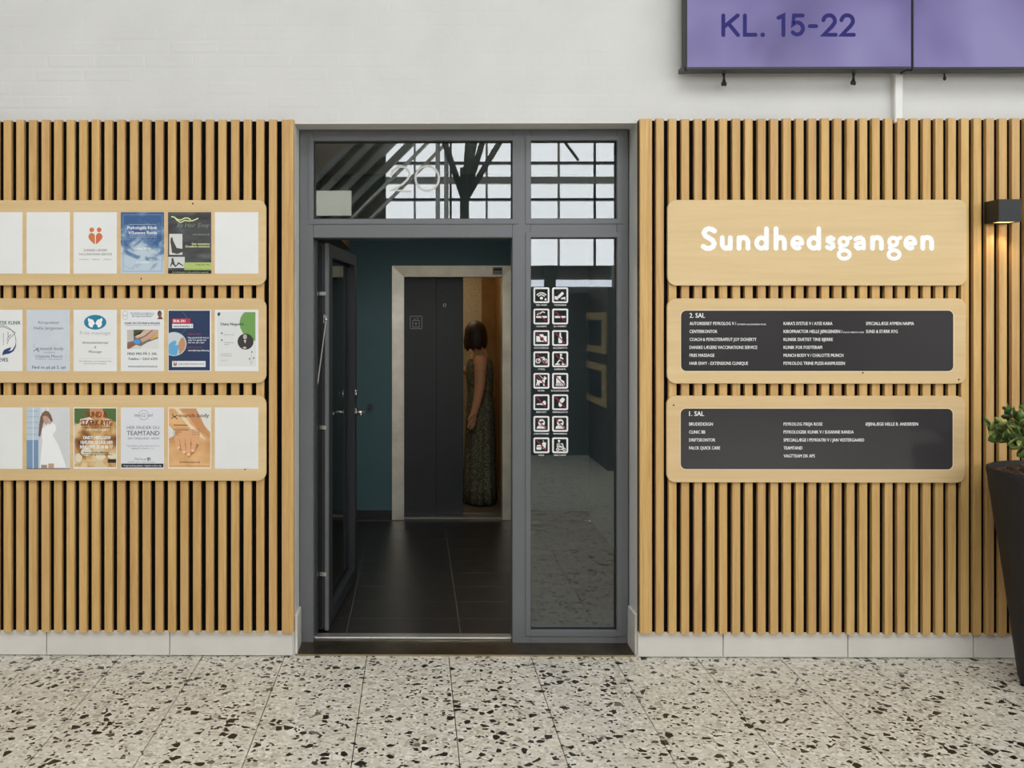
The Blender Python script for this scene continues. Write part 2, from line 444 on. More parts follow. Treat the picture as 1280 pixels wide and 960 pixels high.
# skirting of pale tiles under the slats
def skirting(name, joints, y, label, ret=None):
    root = empty(name, (joints[0], y, 0), label, None, None, 'structure')
    for a, e in zip(joints, joints[1:]):
        b = B(); b.bev(a+0.0018, e-0.0018, y, 0.004, 0.004, P(0, 790, -0.036).z+.002, 0.0015); obj('tile', b, CERAMIC, root)
    if ret:
        b = B(); b.box(*ret); obj('return_tile', b, CERAMIC, root)
YB = -0.014
jl = [X(366, YB)]
for k in range(1, 5): jl.append(X(366-154*k, YB))
skirting('baseboard_left', jl[::-1], YB, 'pale tile skirting under the slats left of the doorway', (OX0-0.002, OX0+0.012, 0.004, 0.155, 0.004, 0.19))
skirting('baseboard_right', [X(q, YB) for q in (797, 904, 1060, 1217, 1373, 1529)], YB, 'pale tile skirting under the slats right of the doorway', (OX1-0.012, OX1+0.002, 0.004, 0.155, 0.004, 0.20))

# ------------------------------------------------------------------ slat cladding
YS, YF = -0.036, -0.0125
ZB, ZT = P(0, 790, YS).z, P(0, 150, YS).z
SW = 0.0378
sb = B(); sb.box(-SW/2, SW/2, 0, -YS+YF, 0, ZT-ZB)
sb.v = []; sb.f = []
c_ = 0.0015; hw, dp, hh = SW/2, YF-YS, ZT-ZB
pr = [(-hw, dp), (hw, dp), (hw, c_), (hw-c_, 0), (-hw+c_, 0), (-hw, c_)]
sb.add([(x, y, z) for z in (0, hh) for x, y in pr],
       [tuple(range(6)), tuple(range(11, 5, -1))]+[(i, (i+1) % 6, 6+(i+1) % 6, 6+i) for i in range(6)])
slat_mesh = [None]
def cladding(label, xa, xb, faces, end_px):
    root = empty('slat_cladding', ((xa+xb)/2, YS, ZB), label, 'wall cladding', 'slatted oak wall panels')
    b = B(); b.box(xa, xb, YF, -0.0012, ZB+0.0026, ZT-0.004); obj('backing_board', b, FELT, root)
    for x in faces:
        loc = (x-(xa+xb)/2+random.uniform(-.0008, .0008), random.uniform(-.0008, .0008), random.uniform(-.0015, .0015))
        if slat_mesh[0] is None:
            o = obj('slat', sb, OAK, origin=(0, 0, 0)); slat_mesh[0] = o.data; o.parent = root; o.location = loc
        else: place('slat', slat_mesh[0], root, loc)
    e0, e1 = end_px
    b = B(); b.bev(e0, e1, YS-0.001, -0.0012, ZB, ZT, 0.0015); obj('end_board', b, OAK, root)
    return root
xl = [X(4+15.81*k+5, YS) for k in range(-16, 22)]
xe = X(351.9+5, YS); xl.append(xe)
cladding('vertical oak slat cladding left of the doorway, behind the poster boards', xl[0]-0.03, X(362, YS), xl, (X(361.6, YS), X(367, YS)))
xr = [X(820+15.88*k+5, YS) for k in range(0, 44)]
cladding('vertical oak slat cladding right of the doorway, behind the directory boards', X(799, YS), xr[-1]+0.03, xr, (X(800, YS), X(815, YS)))

# ------------------------------------------------------------------ boards
YBF = -0.0515                                    # front of the plywood boards
def board(name, x0, x1, y0, y1, label, cat, group, screws=()):
    a, e = P(x0, y1, YBF), P(x1, y0, YBF)
    root = empty(name, ((a.x+e.x)/2, YBF, a.z), label, cat, group)
    out = rrect(a.x, e.x, a.z, e.z, 0.042, 8); inn = rrect(a.x+0.0015, e.x-0.0015, a.z+0.0015, e.z-0.0015, 0.0405, 8)
    n = len(out); b = B()
    b.add([(x, YS-0.0012, z) for x, z in out]+[(x, YBF+0.0015, z) for x, z in out]+[(x, YBF, z) for x, z in inn],
          [tuple(range(n-1, -1, -1))]+[(i, (i+1) % n, n+(i+1) % n, n+i) for i in range(n)]+[(n+i, n+(i+1) % n, 2*n+(i+1) % n, 2*n+i) for i in range(n)]+[tuple(range(2*n, 3*n))])
    obj('plywood', b, BIRCH, root)
    for sx, sy in screws:
        Print(root, YBF).disc('screw', sx, sy, 1.1, 1.1, M((60, 44, 28), 0.5, 0.6), 1, n=10)
    return root
nb = 'plywood poster boards on the left slats'
board('poster_board', -36, 332.5, 250, 356.7, 'top plywood poster board on the left slats', 'board', nb, ((241, 254.5), (176.5, 348.5)))
board('poster_board', -36, 332.7, 372.8, 478.6, 'middle plywood poster board on the left slats', 'board', nb)
board('poster_board', -36, 332.7, 494.3, 600.5, 'bottom plywood poster board on the left slats', 'board', nb, ((306.5, 586.5),))
sg = board('sign_board', 834.5, 1208.5, 249.5, 357, 'top plywood board on the right slats with one large white word', 'sign', 'plywood boards on the right slats')
d2 = board('directory_board', 834, 1207.5, 373, 479.5, 'middle plywood board on the right slats, black panel with the longest name list', 'sign', 'plywood boards on the right slats', ((1078.5, 466), (1198.5, 474.5)))
d1 = board('directory_board', 833.5, 1206.5, 495, 603, 'bottom plywood board on the right slats, black panel with the shorter name list', 'sign', 'plywood boards on the right slats', ((842, 506.5),))

# lettering in strokes: read in a 3.2x grid
def zz(pts, s, ox, oy): return [[(ox+x/s, oy+y/s) for x, y in l] for l in pts]
def sh(ls, dx): return [[(x+dx, y) for x, y in l] for l in ls]
g_n = [[(332, 183), (332, 225)], [(332, 204)]+arc(350, 201, 17.5, 19, 180, 360)+[(367.5, 225)]]
g_d = [arc(422, 204, 19.5, 21, 0, 360, 22), [(442, 147), (442, 225)]]
g_e = [[(549, 206), (580, 206)], arc(565, 204, 19, 21.5, 3, -296, 22)]
g_g = [arc(750, 199, 16, 16, 0, 360, 18), [(763, 189), (778, 183)], [(741, 213), (736, 223), (741, 231), (757, 233)], arc(753, 250, 22, 17, -70, 290, 20)]
word = []
def letter(ls): word.append(ls)
letter([[(234, 156), (223, 149), (211, 147), (199, 151), (192, 163), (198, 176), (212, 184), (226, 193), (233, 206), (228, 219), (214, 226), (200, 225), (189, 218)]])
letter([[(265, 183), (265, 205)]+arc(281, 206, 16, 19, 180, 0)+[(297, 183)], [(297, 183), (297, 225)]])
letter(g_n); letter(g_d)
letter([[(480, 147), (480, 225)], [(480, 204)]+arc(497, 201, 16.5, 19, 180, 360)+[(513.5, 225)]])
letter(g_e); letter(sh(g_d, 209))
letter([[(709, 188), (698, 182), (688, 186), (687, 195), (697, 202), (707, 208), (709, 218), (699, 226), (685, 221)]])
letter(g_g)
letter([[(798, 190), (806, 184), (818, 182), (828, 189), (831, 200), (831, 225)], [(831, 202), (813, 203), (800, 210), (800, 219), (808, 226), (820, 223)]])
for gl_ in (sh(g_n, 534), sh(g_g, 199), sh(g_e, 452), sh(g_n, 735)): letter(gl_)
for gl_, wd_ in zip(word, (20.5, 20, 20, 19, 20, 17.5, 19, 18, 16, 17, 20, 16, 17.5, 20)): Print(sg, YBF).strokes('letter', zz(gl_, 3.2, 820, 240), wd_/3.2, M((253, 253, 252), .5))

m_, nt_, b_ = new_mat('black_acrylic')
b_.inputs['Base Color'].default_value = (*lin((60, 58, 60)), 1)  # base lifted from black to grey, painting in smoky reflections
nt_.links.new(math_n(nt_, 'ADD', math_n(nt_, 'MULTIPLY', noise(nt_, scaled_pos(nt_, (1, 1, 1)), 5, 3), 0.16), 0.04), b_.inputs['Roughness'])
ACRYL = m_
def directory(root, x0, x1, y0, y1, head, cols, rows0, pitch):
    a, e = P(x0, y1, YBF), P(x1, y0, YBF)
    b = B(); b.ring(rrect(a.x-.0035, e.x+.0035, a.z-.0035, e.z+.0035, 0.0285), rrect(a.x, e.x, a.z, e.z, 0.025), YBF-0.0008, YBF+0.004)
    obj('routed_edge', b, RIM, root)
    b = B(); b.prism(rrect(a.x, e.x, a.z, e.z, 0.025), YBF-0.0006, YBF+0.004); obj('name_panel', b, ACRYL, root)
    p = Print(root, YBF-0.0006)
    p.text('heading', head, *cols[0][0], y0+3.2, y0+8.9, WHITE_INK, 2, 0.012)
    for (_, lines) in cols:
        for i, ln in enumerate(lines):
            if ln is None: continue
            body, xa, xb = ln[:3]; yb = rows0+pitch*i
            p.text('name_line', body, xa, xb, yb-3.9, yb, WHITE_INK, 2, 0.008)
            if len(ln) > 3: p.text('name_line', ln[3], ln[4], ln[5], yb-1.7, yb, WHITE_INK, 2, 0.01)
directory(d2, 851.2, 1191.5, 388.2, 463.7, '2. SAL', [
    ((862, 881), [('AUTORISERET PSYKOLOG V /', 862, 920, 'CAMDEN ALEXANDRA RYGE', 921, 957.5), ('CENTERKONTOR', 862, 896.5), ('COACH & PSYKOTERAPEUT JOY DOHERTY', 862, 945.5),
                  ('DANSKE LÆGERS VACCINATIONS SERVICE', 862, 946.5), ('FRIIS MASSAGE', 862, 893), ('HAIR ENVY - EXTENSIONS CLINIQUE', 862, 935)]),
    (None, [("KARA'S SYSTUE V / AYSE KARA", 979.5, 1040.5), ('KIROPRAKTOR HELLE JØRGENSEN /', 979.5, 1053, 'FALCK HEALTH CARE', 1054, 1080), ('KLINISK DIÆTIST TINE BJERRE', 979.5, 1041),
            ('KLINIK FOR FODTERAPI', 979.5, 1027.5), ('MUNCH BODY V / CHALOTTE MUNCH', 979.5, 1054), ('PSYKOLOG TRINE PLESS-RASMUSSEN', 979.5, 1056)]),
    (None, [('SPECIALLÆGE AYMEN NAIMA', 1082.5, 1142.5), ('SUND & STÆRK RYG', 1082.5, 1122)])], 406.3, 9.95)
directory(d1, 850.8, 1190.8, 511, 586.3, '1. SAL', [
    ((861.5, 880), [('BRUDEDESIGN', 861.5, 891), ('CLINIC BB', 861.5, 881.5), ('DRIFTSKONTOR', 861.5, 894), ('FALCK QUICK CARE', 861.5, 900)]),
    (None, [('PSYKOLOG FREJA ROSE', 979.5, 1028), ('PSYKOLOGISK KLINIK V / SUSANNE RANDA', 979.5, 1067), ('SPECIALLÆGE I PSYKIATRI V / JAN VESTERGAARD', 979.5, 1080),
            ('TEAMTAND', 979.5, 1003), ('VAGTTEAM DK APS', 979.5, 1018.5)]),
    (None, [('ØJENLÆGE HELLE B. ANDERSEN', 1082, 1147.5)])], 532.0, 9.95)

# ------------------------------------------------------------------ posters
COLX = [(-26, 28), (33.3, 87.3), (92, 146), (151, 205), (210, 264), (268.5, 323)]
ROWY = [(265.2, 342), (387.2, 464), (509.3, 586)]
YP = YBF-0.0008
pg_ = 'A4 posters on the plywood boards'
def poster(c, r, label, paper=PAPER):
    (x0, x1), (y0, y1) = COLX[c], ROWY[r]
    a, e = P(x0, y1, YP), P(x1, y0, YP)
    b = B(); b.box(a.x, e.x, YP, YBF-0.0001, a.z, e.z)
    o = tag(obj('poster', b, paper, origin=((a.x+e.x)/2, YP, a.z)), label, 'poster', pg_)
    return o, Print(o, YP)
poster(0, 0, 'blank white sheet cut by the photo edge, leftmost on the top board')
poster(1, 0, 'blank white sheet beside the heart logo poster, on the top board')
poster(5, 0, 'blank white sheet at the right end of the top board')
poster(0, 2, 'blank white sheet cut by the photo edge, leftmost on the bottom board')
poster(5, 2, 'blank white sheet at the right end of the bottom board')
# heart logo
o, p = poster(2, 0, 'white poster with two orange figures forming a heart')
OR = M((208, 122, 62)); OR2 = M((214, 112, 70))
for s, mt in ((-1, OR), (1, OR2)):
    cx = 119.3+s*4.6
    p.disc('logo_head', cx, 287.3, 2.9, 2.9, mt)
    p.poly('logo_body', [(119.3+s*x, y) for x, y in [(0.6, 305.5), (0.6, 294.5), (2.2, 292), (4.6, 291), (7, 292), (8.8, 295), (8.4, 298), (6, 301), (3, 303.8)]], mt)
p.text('lettering', 'DANSKE LÆGERS', 105, 134, 311.4, 314.2, M((95, 70, 60)), 1, 0.0)
p.text('lettering', 'VACCINATIONS SERVICE', 98.5, 140, 316.4, 319.2, M((95, 70, 60)), 1, 0.0)
p.text('lettering', 'AALBORG  -  AARHUS  -  ODENSE', 99, 139, 323.6, 325, INK_GREY)
# blue sky
m_, nt_, b_ = new_mat('printed_sky')
v_ = scaled_pos(nt_, (1, 1, 1.4)); n_ = noise(nt_, v_, 14, 6, 0.6, 0.6)
sp_ = nd(nt_, 'ShaderNodeSeparateXYZ'); nt_.links.new(nd(nt_, 'ShaderNodeNewGeometry').outputs['Position'], sp_.inputs[0])
zt_, zb_ = P(178, 265, YP).z, P(178, 342, YP).z
h_ = math_n(nt_, 'DIVIDE', math_n(nt_, 'SUBTRACT', sp_.outputs[2], zb_), zt_-zb_)
k_ = math_n(nt_, 'SUBTRACT', math_n(nt_, 'ADD', n_, 0.32), math_n(nt_, 'MULTIPLY', h_, 0.45))
nt_.links.new(ramp(nt_, k_, [(0.46, lin((58, 92, 140))), (0.58, lin((96, 130, 168))), (0.72, lin((190, 205, 216)))]), b_.inputs['Base Color'])
o, p = poster(3, 0, 'blue sky and clouds poster with white lettering', m_)
LB = M((196, 212, 226))
p.strokes('border', [[(154, 268.5), (202.5, 268.5), (202.5, 339), (154, 339), (154, 268.5)]], 0.6, M((120, 150, 190)))
for yy in (280.5, 294.2, 296.2): p.strokes('rule', [[(162, yy), (195.5, yy)]], 0.35, LB)
p.text('lettering', 'Psykologisk Klinik', 159.5, 196.5, 282.6, 286.4, WHITE_INK, 1, 0.01)
p.text('lettering', 'V/Susanne Randa', 160.5, 196, 289, 292.8, WHITE_INK, 1, 0.01)
p.text('lettering', 'Kabbes Klinik', 168, 189, 309.2, 311.8, WHITE_INK)
p.text('lettering', 'Tlf. 30282460', 170, 187, 327, 329, WHITE_INK)
# hair salon
m_, nt_, b_ = new_mat('printed_dark_satin')
n_ = noise(nt_, scaled_pos(nt_, (1, 1, 4)), 6, 3, 0.5, 0.8)
nt_.links.new(ramp(nt_, n_, [(0.35, lin((52, 52, 54))), (0.6, lin((78, 79, 80))), (0.75, lin((108, 112, 108)))]), b_.inputs['Base Color'])
o, p = poster(4, 0, 'dark grey poster with pale green wave and two small photos', m_)
GRN = M((228, 236, 170))
p.strokes('wave_mark', [[(214.5, 270.8), (218, 271.5), (222, 274.5), (226, 275), (231, 272.5), (235, 272.5), (238, 274.5)], [(218.5, 272), (222, 276), (226, 278), (231, 275.5), (236, 276.3), (241, 275.8), (247.5, 273)]], 1.3, GRN)
p.text('lettering', 'By Hair Envy', 221, 262, 278.8, 284, M((130, 140, 128)), 1, 0, shear=0.3)
p.text('lettering', 'www.hairenvy.dk', 240.5, 262, 292, 294, M((170, 172, 165)), shear=0.2)
p.text('lettering', 'Hair extensions', 240, 262, 303.6, 306, GRN, 1, 0.02)
p.text('lettering', 'Dreadlock extensions', 232, 262, 306.8, 309.2, GRN, 1, 0.02)
PG = M((214, 213, 210)); PD = M((70, 68, 66))
p.rect('photo', 211.6, 292.3, 228, 318.5, PG, 1)
p.poly('photo_figure', [(213.5, 297), (215.5, 296.5), (216.5, 301), (219, 306), (221, 310), (228, 311), (228, 315), (222, 317.5), (215, 316), (214, 308), (213, 302)], PD, 2)
p.rect('photo', 210.3, 321, 231, 335, PG, 1)
p.poly('photo_figure', [(214.5, 323), (216.5, 322.2), (217.5, 326), (218.5, 330), (220, 332), (223, 327.5), (229, 331.5), (229.5, 333), (223.5, 330), (219.5, 334), (215.5, 330), (213, 334), (212.6, 332.5), (214.3, 328)], PD, 2)
p.rect('green_band', 230.5, 328, 264, 337.6, M((178, 198, 110)), 1)
p.text('lettering', 'Ring eller aftal', 245.5, 262, 329.8, 331.6, INK, 2)
p.text('lettering', 'Extensions og permanent - se mere', 232, 263, 335.6, 337, M((90, 105, 50)), 2)
p.rect('black_band', 210.3, 338, 264, 342, M((30, 28, 28)), 1)
p.text('lettering', 'Din hårforlængelse, bryllup og festfrisure specialist', 215.5, 260.5, 339.4, 341, M((200, 206, 180)), 2)
# middle row
TE = M((34, 92, 96)); NV = M((28, 64, 110))
o, p = poster(0, 1, 'white poster with dark blue hands holding a back, cut by the photo edge')
p.text('lettering', 'KIROPRAKTISK KLINIK', -25, 26, 401.2, 405.6, TE, 1, 0.012)
p.text('lettering', 'GREVES', -8, 10, 447.5, 452, NV, 1, 0.02)
p.strokes('drawing', [arc(0, 426.5, 20, 20, 100, 395, 26), [(-12, 410), (4, 408.5), (14, 412.5), (19.5, 416), (11, 424), (9, 430)], [(10, 415), (10.3, 421), (8.5, 426)], [(14, 418), (10, 422)]], 0.6, M((60, 70, 82)))
p.strokes('drawing', [[(4.3, 417+2.6*k), (4.3, 417.6+2.6*k)] for k in range(6)], 0.9, M((70, 80, 92)))
p.poly('hand_mark', [(3, 444.5), (3.2, 441), (5, 437.5), (9, 435.5), (14, 434), (13, 437), (10.5, 438.8), (15, 438), (18.5, 433), (20, 428), (20, 433), (17, 439), (12, 442), (6, 443)], NV)
p.poly('hand_mark', [(-3, 444.5), (-3.2, 441), (-5, 437.5), (-9, 435.5), (-14, 434), (-13, 437), (-10.5, 438.8), (-15, 438), (-18.5, 433), (-20, 428), (-20, 433), (-17, 439), (-12, 442), (-6, 443)], NV)
pb = painted('pale_blue_paper', (206, 212, 220), 5, 0.5, 9)
o, p = poster(1, 1, 'pale blue poster with thin grey lettering, second on the middle board', pb)
TG = M((82, 90, 98))
p.text('lettering', 'Kiropraktor', 48, 74, 401.3, 404.8, TG); p.text('lettering', 'Helle Jørgensen', 42.5, 79, 408.3, 411.8, TG)
p.strokes('mark', [[(42, 439), (46, 436), (49, 438)], [(45.5, 436), (48.5, 434.8)], [(46, 437.5), (48.6, 440)], [(42.6, 430.5), (42.7, 431)], [(43, 433.4), (43.2, 433.8)]], 0.7, M((50, 56, 64)))
p.text('lettering', 'munch body', 50, 79.5, 433.6, 437.6, TG); p.text('lettering', 'massage & fysioterapi', 55, 69, 439.6, 441, TG)
p.text('lettering', 'Chalotte Munch', 44, 78, 443.6, 447, TG); p.text('lettering', 'Tlf. 20 30 42 16  -  www.munchbody.dk', 44.5, 77.5, 448.2, 449.6, TG)
p.text('lettering', 'Find os på på 2. sal', 40.5, 81.5, 457.3, 460.8, M((60, 64, 70)), 1, 0.01)
o, p = poster(2, 1, 'white poster with teal oval butterfly logo')
TL = M((26, 128, 160))
p.disc('logo_oval', 119, 402.8, 14, 9.2, TL)
for s in (-1, 1):
    p.poly('logo_wing', [(119+s*x, y) for x, y in [(0.5, 403.8), (2.8, 399.5), (5.5, 399), (8.6, 397.4), (9.2, 400), (8, 403), (8.6, 405.6), (6.5, 408.8), (3.5, 409.4), (2.4, 406.3), (0.5, 404.8)]], WHITE_INK, 2)
p.text('lettering', 'Friis massage', 100, 138, 414, 418.2, M((176, 178, 182)))
p.text('lettering', 'Idrætsskadeterapi', 103, 135.3, 426.6, 429.6, INK_GREY, 1, 0.01); p.text('lettering', '&', 118, 120.3, 432.3, 435.2, INK_GREY, 1, 0.01)
p.text('lettering', 'Massage', 111, 127, 438, 441, INK_GREY, 1, 0.01)
p.strokes('rule', [[(98, 448.3), (140.5, 448.3)]], 0.25, M((190, 190, 190)))
p.text('lettering', 'Tlf. 30 28 24 60, 2. sal, Hovedvejen 63 A', 98.5, 139, 450.8, 452.4, M((70, 72, 76))); p.text('lettering', 'Bestil tid: www.friismassage.dk', 105, 133, 453.8, 455.2, M((70, 72, 76)))
o, p = poster(3, 1, 'white poster with foot treatment photo and dark blue lettering')
DB = M((52, 62, 140)); DN = M((36, 52, 86))
p.strokes('mark', [arc(156.5, 392, 3.4, 3.2, 0, 360, 16), arc(156.5, 396.5, 3, 3, 0, 360, 16)], 0.35, M((150, 154, 160)))
for i, (t, a, e) in enumerate((('Din fodsundhed er det vigtigste for os', 163, 193), ('Statsautoriseret fodterapeut', 164.5, 192), ('alle slags behandlinger', 165, 190))):
    p.text('lettering', t, a, e, 390.4+2.1*i, 392+2.1*i, DB, 1, 0.01)
p.disc('portrait_hair', 199.5, 392.2, 2.6, 4, M((62, 46, 42)), 1); p.disc('portrait_face', 200, 393.5, 1.9, 3, M((126, 82, 62)), 2)
p.poly('portrait_shoulders', [(196.5, 399), (198.5, 396), (202, 396), (204, 399)], M((112, 60, 46)), 2)
p.text('lettering', 'KLINIK FOR FODTERAPI & WELLNESS', 156, 200, 402.8, 405.2, DB, 1, 0.02); p.text('lettering', 'Lægehenvisning, diabetes, tilskud', 157, 199.5, 405.9, 407, DB)
p.rect('photo', 159, 412.2, 197.8, 436, M((122, 112, 104)), 1)
p.poly('photo_detail', [(159, 412.2), (167, 412.2), (167, 426), (159, 428)], M((196, 190, 182)), 2)
p.poly('photo_detail', [(167, 412.2), (180, 412.2), (176, 417), (167, 421)], M((66, 82, 50)), 2)
p.poly('photo_foot', [(168, 419), (181, 412.6), (190, 412.2), (180, 420), (171, 423)], M((214, 184, 160)), 2)
p.poly('photo_foot', [(175, 424), (183, 420), (192, 412.2), (197.8, 412.2), (197.8, 416), (186, 424), (178, 428)], M((206, 164, 138)), 3)
p.poly('photo_detail', [(187, 424), (197.8, 416), (197.8, 421), (190, 424.5)], M((224, 172, 92)), 3)
p.poly('photo_towel', [(176, 433), (184, 428), (197.8, 423), (197.8, 436), (176, 436)], M((222, 221, 220)), 3)
p.poly('photo_hand', [(159, 432), (167, 428), (171, 430), (160, 436), (159, 436)], M((150, 90, 66)), 3)
p.poly('photo_glove', [(166.5, 425.5), (172, 424), (176, 426), (175, 429.5), (170, 430), (167, 428)], M((80, 150, 220)), 4)
p.poly('photo_towel', [(162, 436), (170, 431), (177, 433), (177, 436)], M((210, 208, 206)), 4)
p.text('lettering', 'FIND MIG PÅ 2. SAL', 159.5, 196.5, 440.6, 443.6, DN, 1, 0.02); p.text('lettering', 'Telefon • 2363 6295', 160, 196.8, 447, 450, M((52, 84, 118)), 1, 0.02)
p.text('lettering', 'WWW.KLINIKFORFODTERAPI.DK', 160, 197, 457.2, 459.2, DN, 1, 0.01)
o, p = poster(4, 1, 'navy poster with red heading bar and round vaccination photo')
NAV = M((32, 52, 88))
p.rect('print_ground', 210.8, 388.3, 262.4, 463, NAV, 1)
p.strokes('circle_line', [arc(217, 403, 17, 17, -50, 60, 16)], 0.35, M((110, 130, 160)), 2)
p.disc('photo_ring', 217.5, 430, 15.9, 15.2, M((150, 165, 185)), 2, -116, 116)
p.disc('photo', 217.5, 430, 15.3, 14.6, M((206, 212, 214)), 3, -116, 116)
p.poly('photo_arm', [(224, 440), (223, 430), (226, 423), (229, 421.5), (231.5, 426), (232, 432), (230.3, 437), (226, 441.5), (223, 443)], M((196, 142, 104)), 4)
p.poly('photo_glove', [(211, 431), (214, 427.5), (219, 425.5), (221, 428), (219, 431), (224, 431.5), (223, 437), (221, 444), (214, 443.6), (211, 441.5)], M((96, 170, 214)), 5)
p.rect('heading_bar', 215.3, 398.2, 238, 404, M((196, 52, 76)), 2); p.text('lettering', 'SKAL DU', 216.4, 231.5, 399.6, 402.8, WHITE_INK, 3, 0.02)
p.rect('heading_bar', 215.3, 404.8, 241.3, 410.2, M((232, 234, 236)), 2); p.text('lettering', 'vaccineres ?', 216.6, 240.3, 406, 409, NAV, 3, 0.012)
RD = M((150, 62, 92))
p.text('lettering', 'REJSEVACCINER', 235, 251, 416.6, 418.6, RD, 2, 0.01)
for i, (t, e) in enumerate((('Ring og bestil tid eller book på', 261), ('nettet. Vi er også klar med', 257.5), ('råd om din rejse', 255.5))):
    p.text('lettering', t, 235, e, 421+3.05*i, 423+3.05*i, M((226, 230, 236)), 2, 0.016)
p.text('lettering', 'BESTIL TID NU', 235, 252.5, 433.2, 435.2, RD, 2, 0.01); p.text('lettering', 'www.sikkerrejse.dk/herning', 235, 261.5, 437, 439, M((226, 230, 236)), 2, 0.016)
p.rect('logo_bar', 215.2, 451.2, 257, 458.8, M((226, 228, 230)), 2)
for s in (-1, 1):
    p.disc('logo_head', 219+s*1.2, 453, 0.7, 0.7, M((150, 40, 50)), 3, n=10); p.poly('logo_body', [(219+s*.2, 457.6), (219+s*.2, 454.4), (219+s*1.3, 453.9), (219+s*2.2, 455), (219+s*1.8, 456.4)], M((150, 40, 50)), 3)
p.text('lettering', 'DANSKE LÆGERS VACCINATIONS SERVICE', 223, 255.3, 454.3, 455.7, M((90, 80, 90)), 3, 0.01)
o, p = poster(5, 1, 'white poster with green half disc and round black portrait')
p.rect('print_ground', 271.5, 389.5, 320, 458, M((222, 223, 221)), 1)
p.poly('green_disc', [(306, 390.2)]+[(319.2, 390.2), (319.2, 426)]+[(314, 425), (309, 421.5)]+[(304, 417), (300.5, 410), (299.4, 403), (301, 396.5), (303.5, 392.5)], M((112, 158, 82)), 2)
p.poly('leaf_mark', [(272, 391), (275, 390.3), (275.5, 393.5), (273, 395.3), (271.8, 394)], M((44, 92, 58)), 2)
p.text('lettering', 'Diana Nogueira', 276, 304.5, 403.4, 406.6, M((40, 50, 40)), 3, 0.02)
p.disc('portrait', 307, 427, 10, 10, M((54, 50, 48)), 4); p.disc('portrait_face', 306.3, 421, 2.4, 3.2, M((186, 176, 170)), 5)
p.poly('portrait_shirt', [(304.8, 425), (307.8, 425), (306.4, 429.4)], M((216, 214, 210)), 5); p.poly('portrait_hands', [(303, 434.5), (306, 433), (308.5, 434.5), (306.5, 436.5)], M((196, 186, 180)), 5)
for yy in (416.6, 425.2): p.disc('bullet', 277.3, yy, 1, 1, M((60, 66, 60)), 2, n=10)
for t, a, e, yy in (('Diætist & coach', 280, 293, 419), ('Kostvejledning,', 280, 292, 428.7), ('vægttab', 280, 286.5, 431), ('Tlf. 30 42 80 10', 276, 289, 443), ('www.diana-nogueira.dk', 276, 290, 445.2), ('2. sal, nr. 14', 276, 284, 451)):
    p.text('lettering', t, a, e, yy-1.3, yy, M((110, 114, 108)), 2)
for cx, cy in ((314.8, 440), (312, 448.5), (317, 447.5)):
    p.disc('flower', cx, cy, 1.3, 1.5, M((176, 180, 172)), 2, n=10); p.disc('flower', cx+.3, cy, .6, .6, M((90, 100, 86)), 3, n=8)
p.strokes('flower_stem', [[(314.5, 442), (314, 457)], [(312.3, 450), (314, 455)], [(316.8, 449), (314.3, 454)]], 0.4, M((178, 182, 172)), 2)
# bottom row
o, p = poster(1, 2, 'photo poster of a person with long hair in a white lace dress', painted('print_offwhite', (214, 215, 216), 4, .5, 6))
p.rect('photo_sky', 33.3, 509.3, 50, 550, M((190, 204, 216)), 1); p.rect('photo_sea', 33.3, 550, 48, 586, M((120, 150, 180)), 1)
p.strokes('photo_railing', [[(41.5, 509.5), (41.5, 586)], [(60, 509.5), (60, 524)], [(54, 509.5), (54, 520)]], 0.9, M((236, 238, 240)), 2, caps=False)
for yy in (514, 521, 528, 535, 543): p.strokes('photo_shelf', [[(34, yy), (47.5, yy)]], 0.6, M((140, 160, 178)), 2)
p.poly('photo_dress', [(52, 536), (57, 532.5), (64, 528.5), (69, 530), (70.5, 537), (66, 544), (73, 556), (80, 575), (83, 584.5), (50, 584.5), (51, 570), (53, 552)], M((240, 240, 240)), 3)
p.poly('photo_hair', [(53, 516), (57, 513.2), (61, 514.5), (64, 519), (66.2, 526), (64, 528), (60, 521), (55.5, 524), (53, 534), (50.5, 546), (48.2, 545), (49, 532), (50.5, 521)], M((120, 98, 78)), 4)
p.poly('photo_face', [(53.6, 520.5), (57, 519.5), (60.6, 521.5), (61.5, 527), (58.2, 531), (55, 528.5)], M((196, 158, 138)), 5)
p.poly('photo_hand', [(60.5, 528), (63, 525.5), (64.8, 528), (62, 531)], M((206, 172, 152)), 6)
p.rect('photo_leg', 51.5, 581, 59, 585, M((180, 140, 122)), 5); p.rect('photo_leg', 60.5, 579.5, 67.5, 585, M((196, 156, 136)), 5)
p.strokes('bottom_edge', [[(33.4, 585.7), (87.2, 585.7)]], 0.6, M((60, 64, 80)), 6)
m_, nt_, b_ = new_mat('printed_spa_photo')
n_ = noise(nt_, scaled_pos(nt_, (1, 1, 1)), 11, 3, 0.5, 0.5)
nt_.links.new(ramp(nt_, n_, [(0.34, lin((66, 44, 30))), (0.44, lin((150, 100, 56))), (0.53, lin((206, 160, 96))), (0.62, lin((222, 200, 160)))]), b_.inputs['Base Color'])
o, p = poster(2, 2, 'brown and green massage photo poster with brown and white lettering')
p.rect('photo', 93, 510.5, 145.2, 584, m_, 1)
p.poly('photo_leaves', [(93, 510.5), (145.2, 510.5), (145.2, 528), (138, 524), (128, 521), (116, 523), (104, 521), (98, 530), (93, 528)], M((84, 110, 56)), 2)
p.poly('photo_skin', [(112, 510.5), (128, 510.5), (132, 521), (120, 526), (113, 520)], M((206, 150, 96)), 3)
p.poly('photo_towel', [(100, 524), (113, 521), (118, 526), (110, 530), (101, 530)], M((222, 214, 200)), 3)
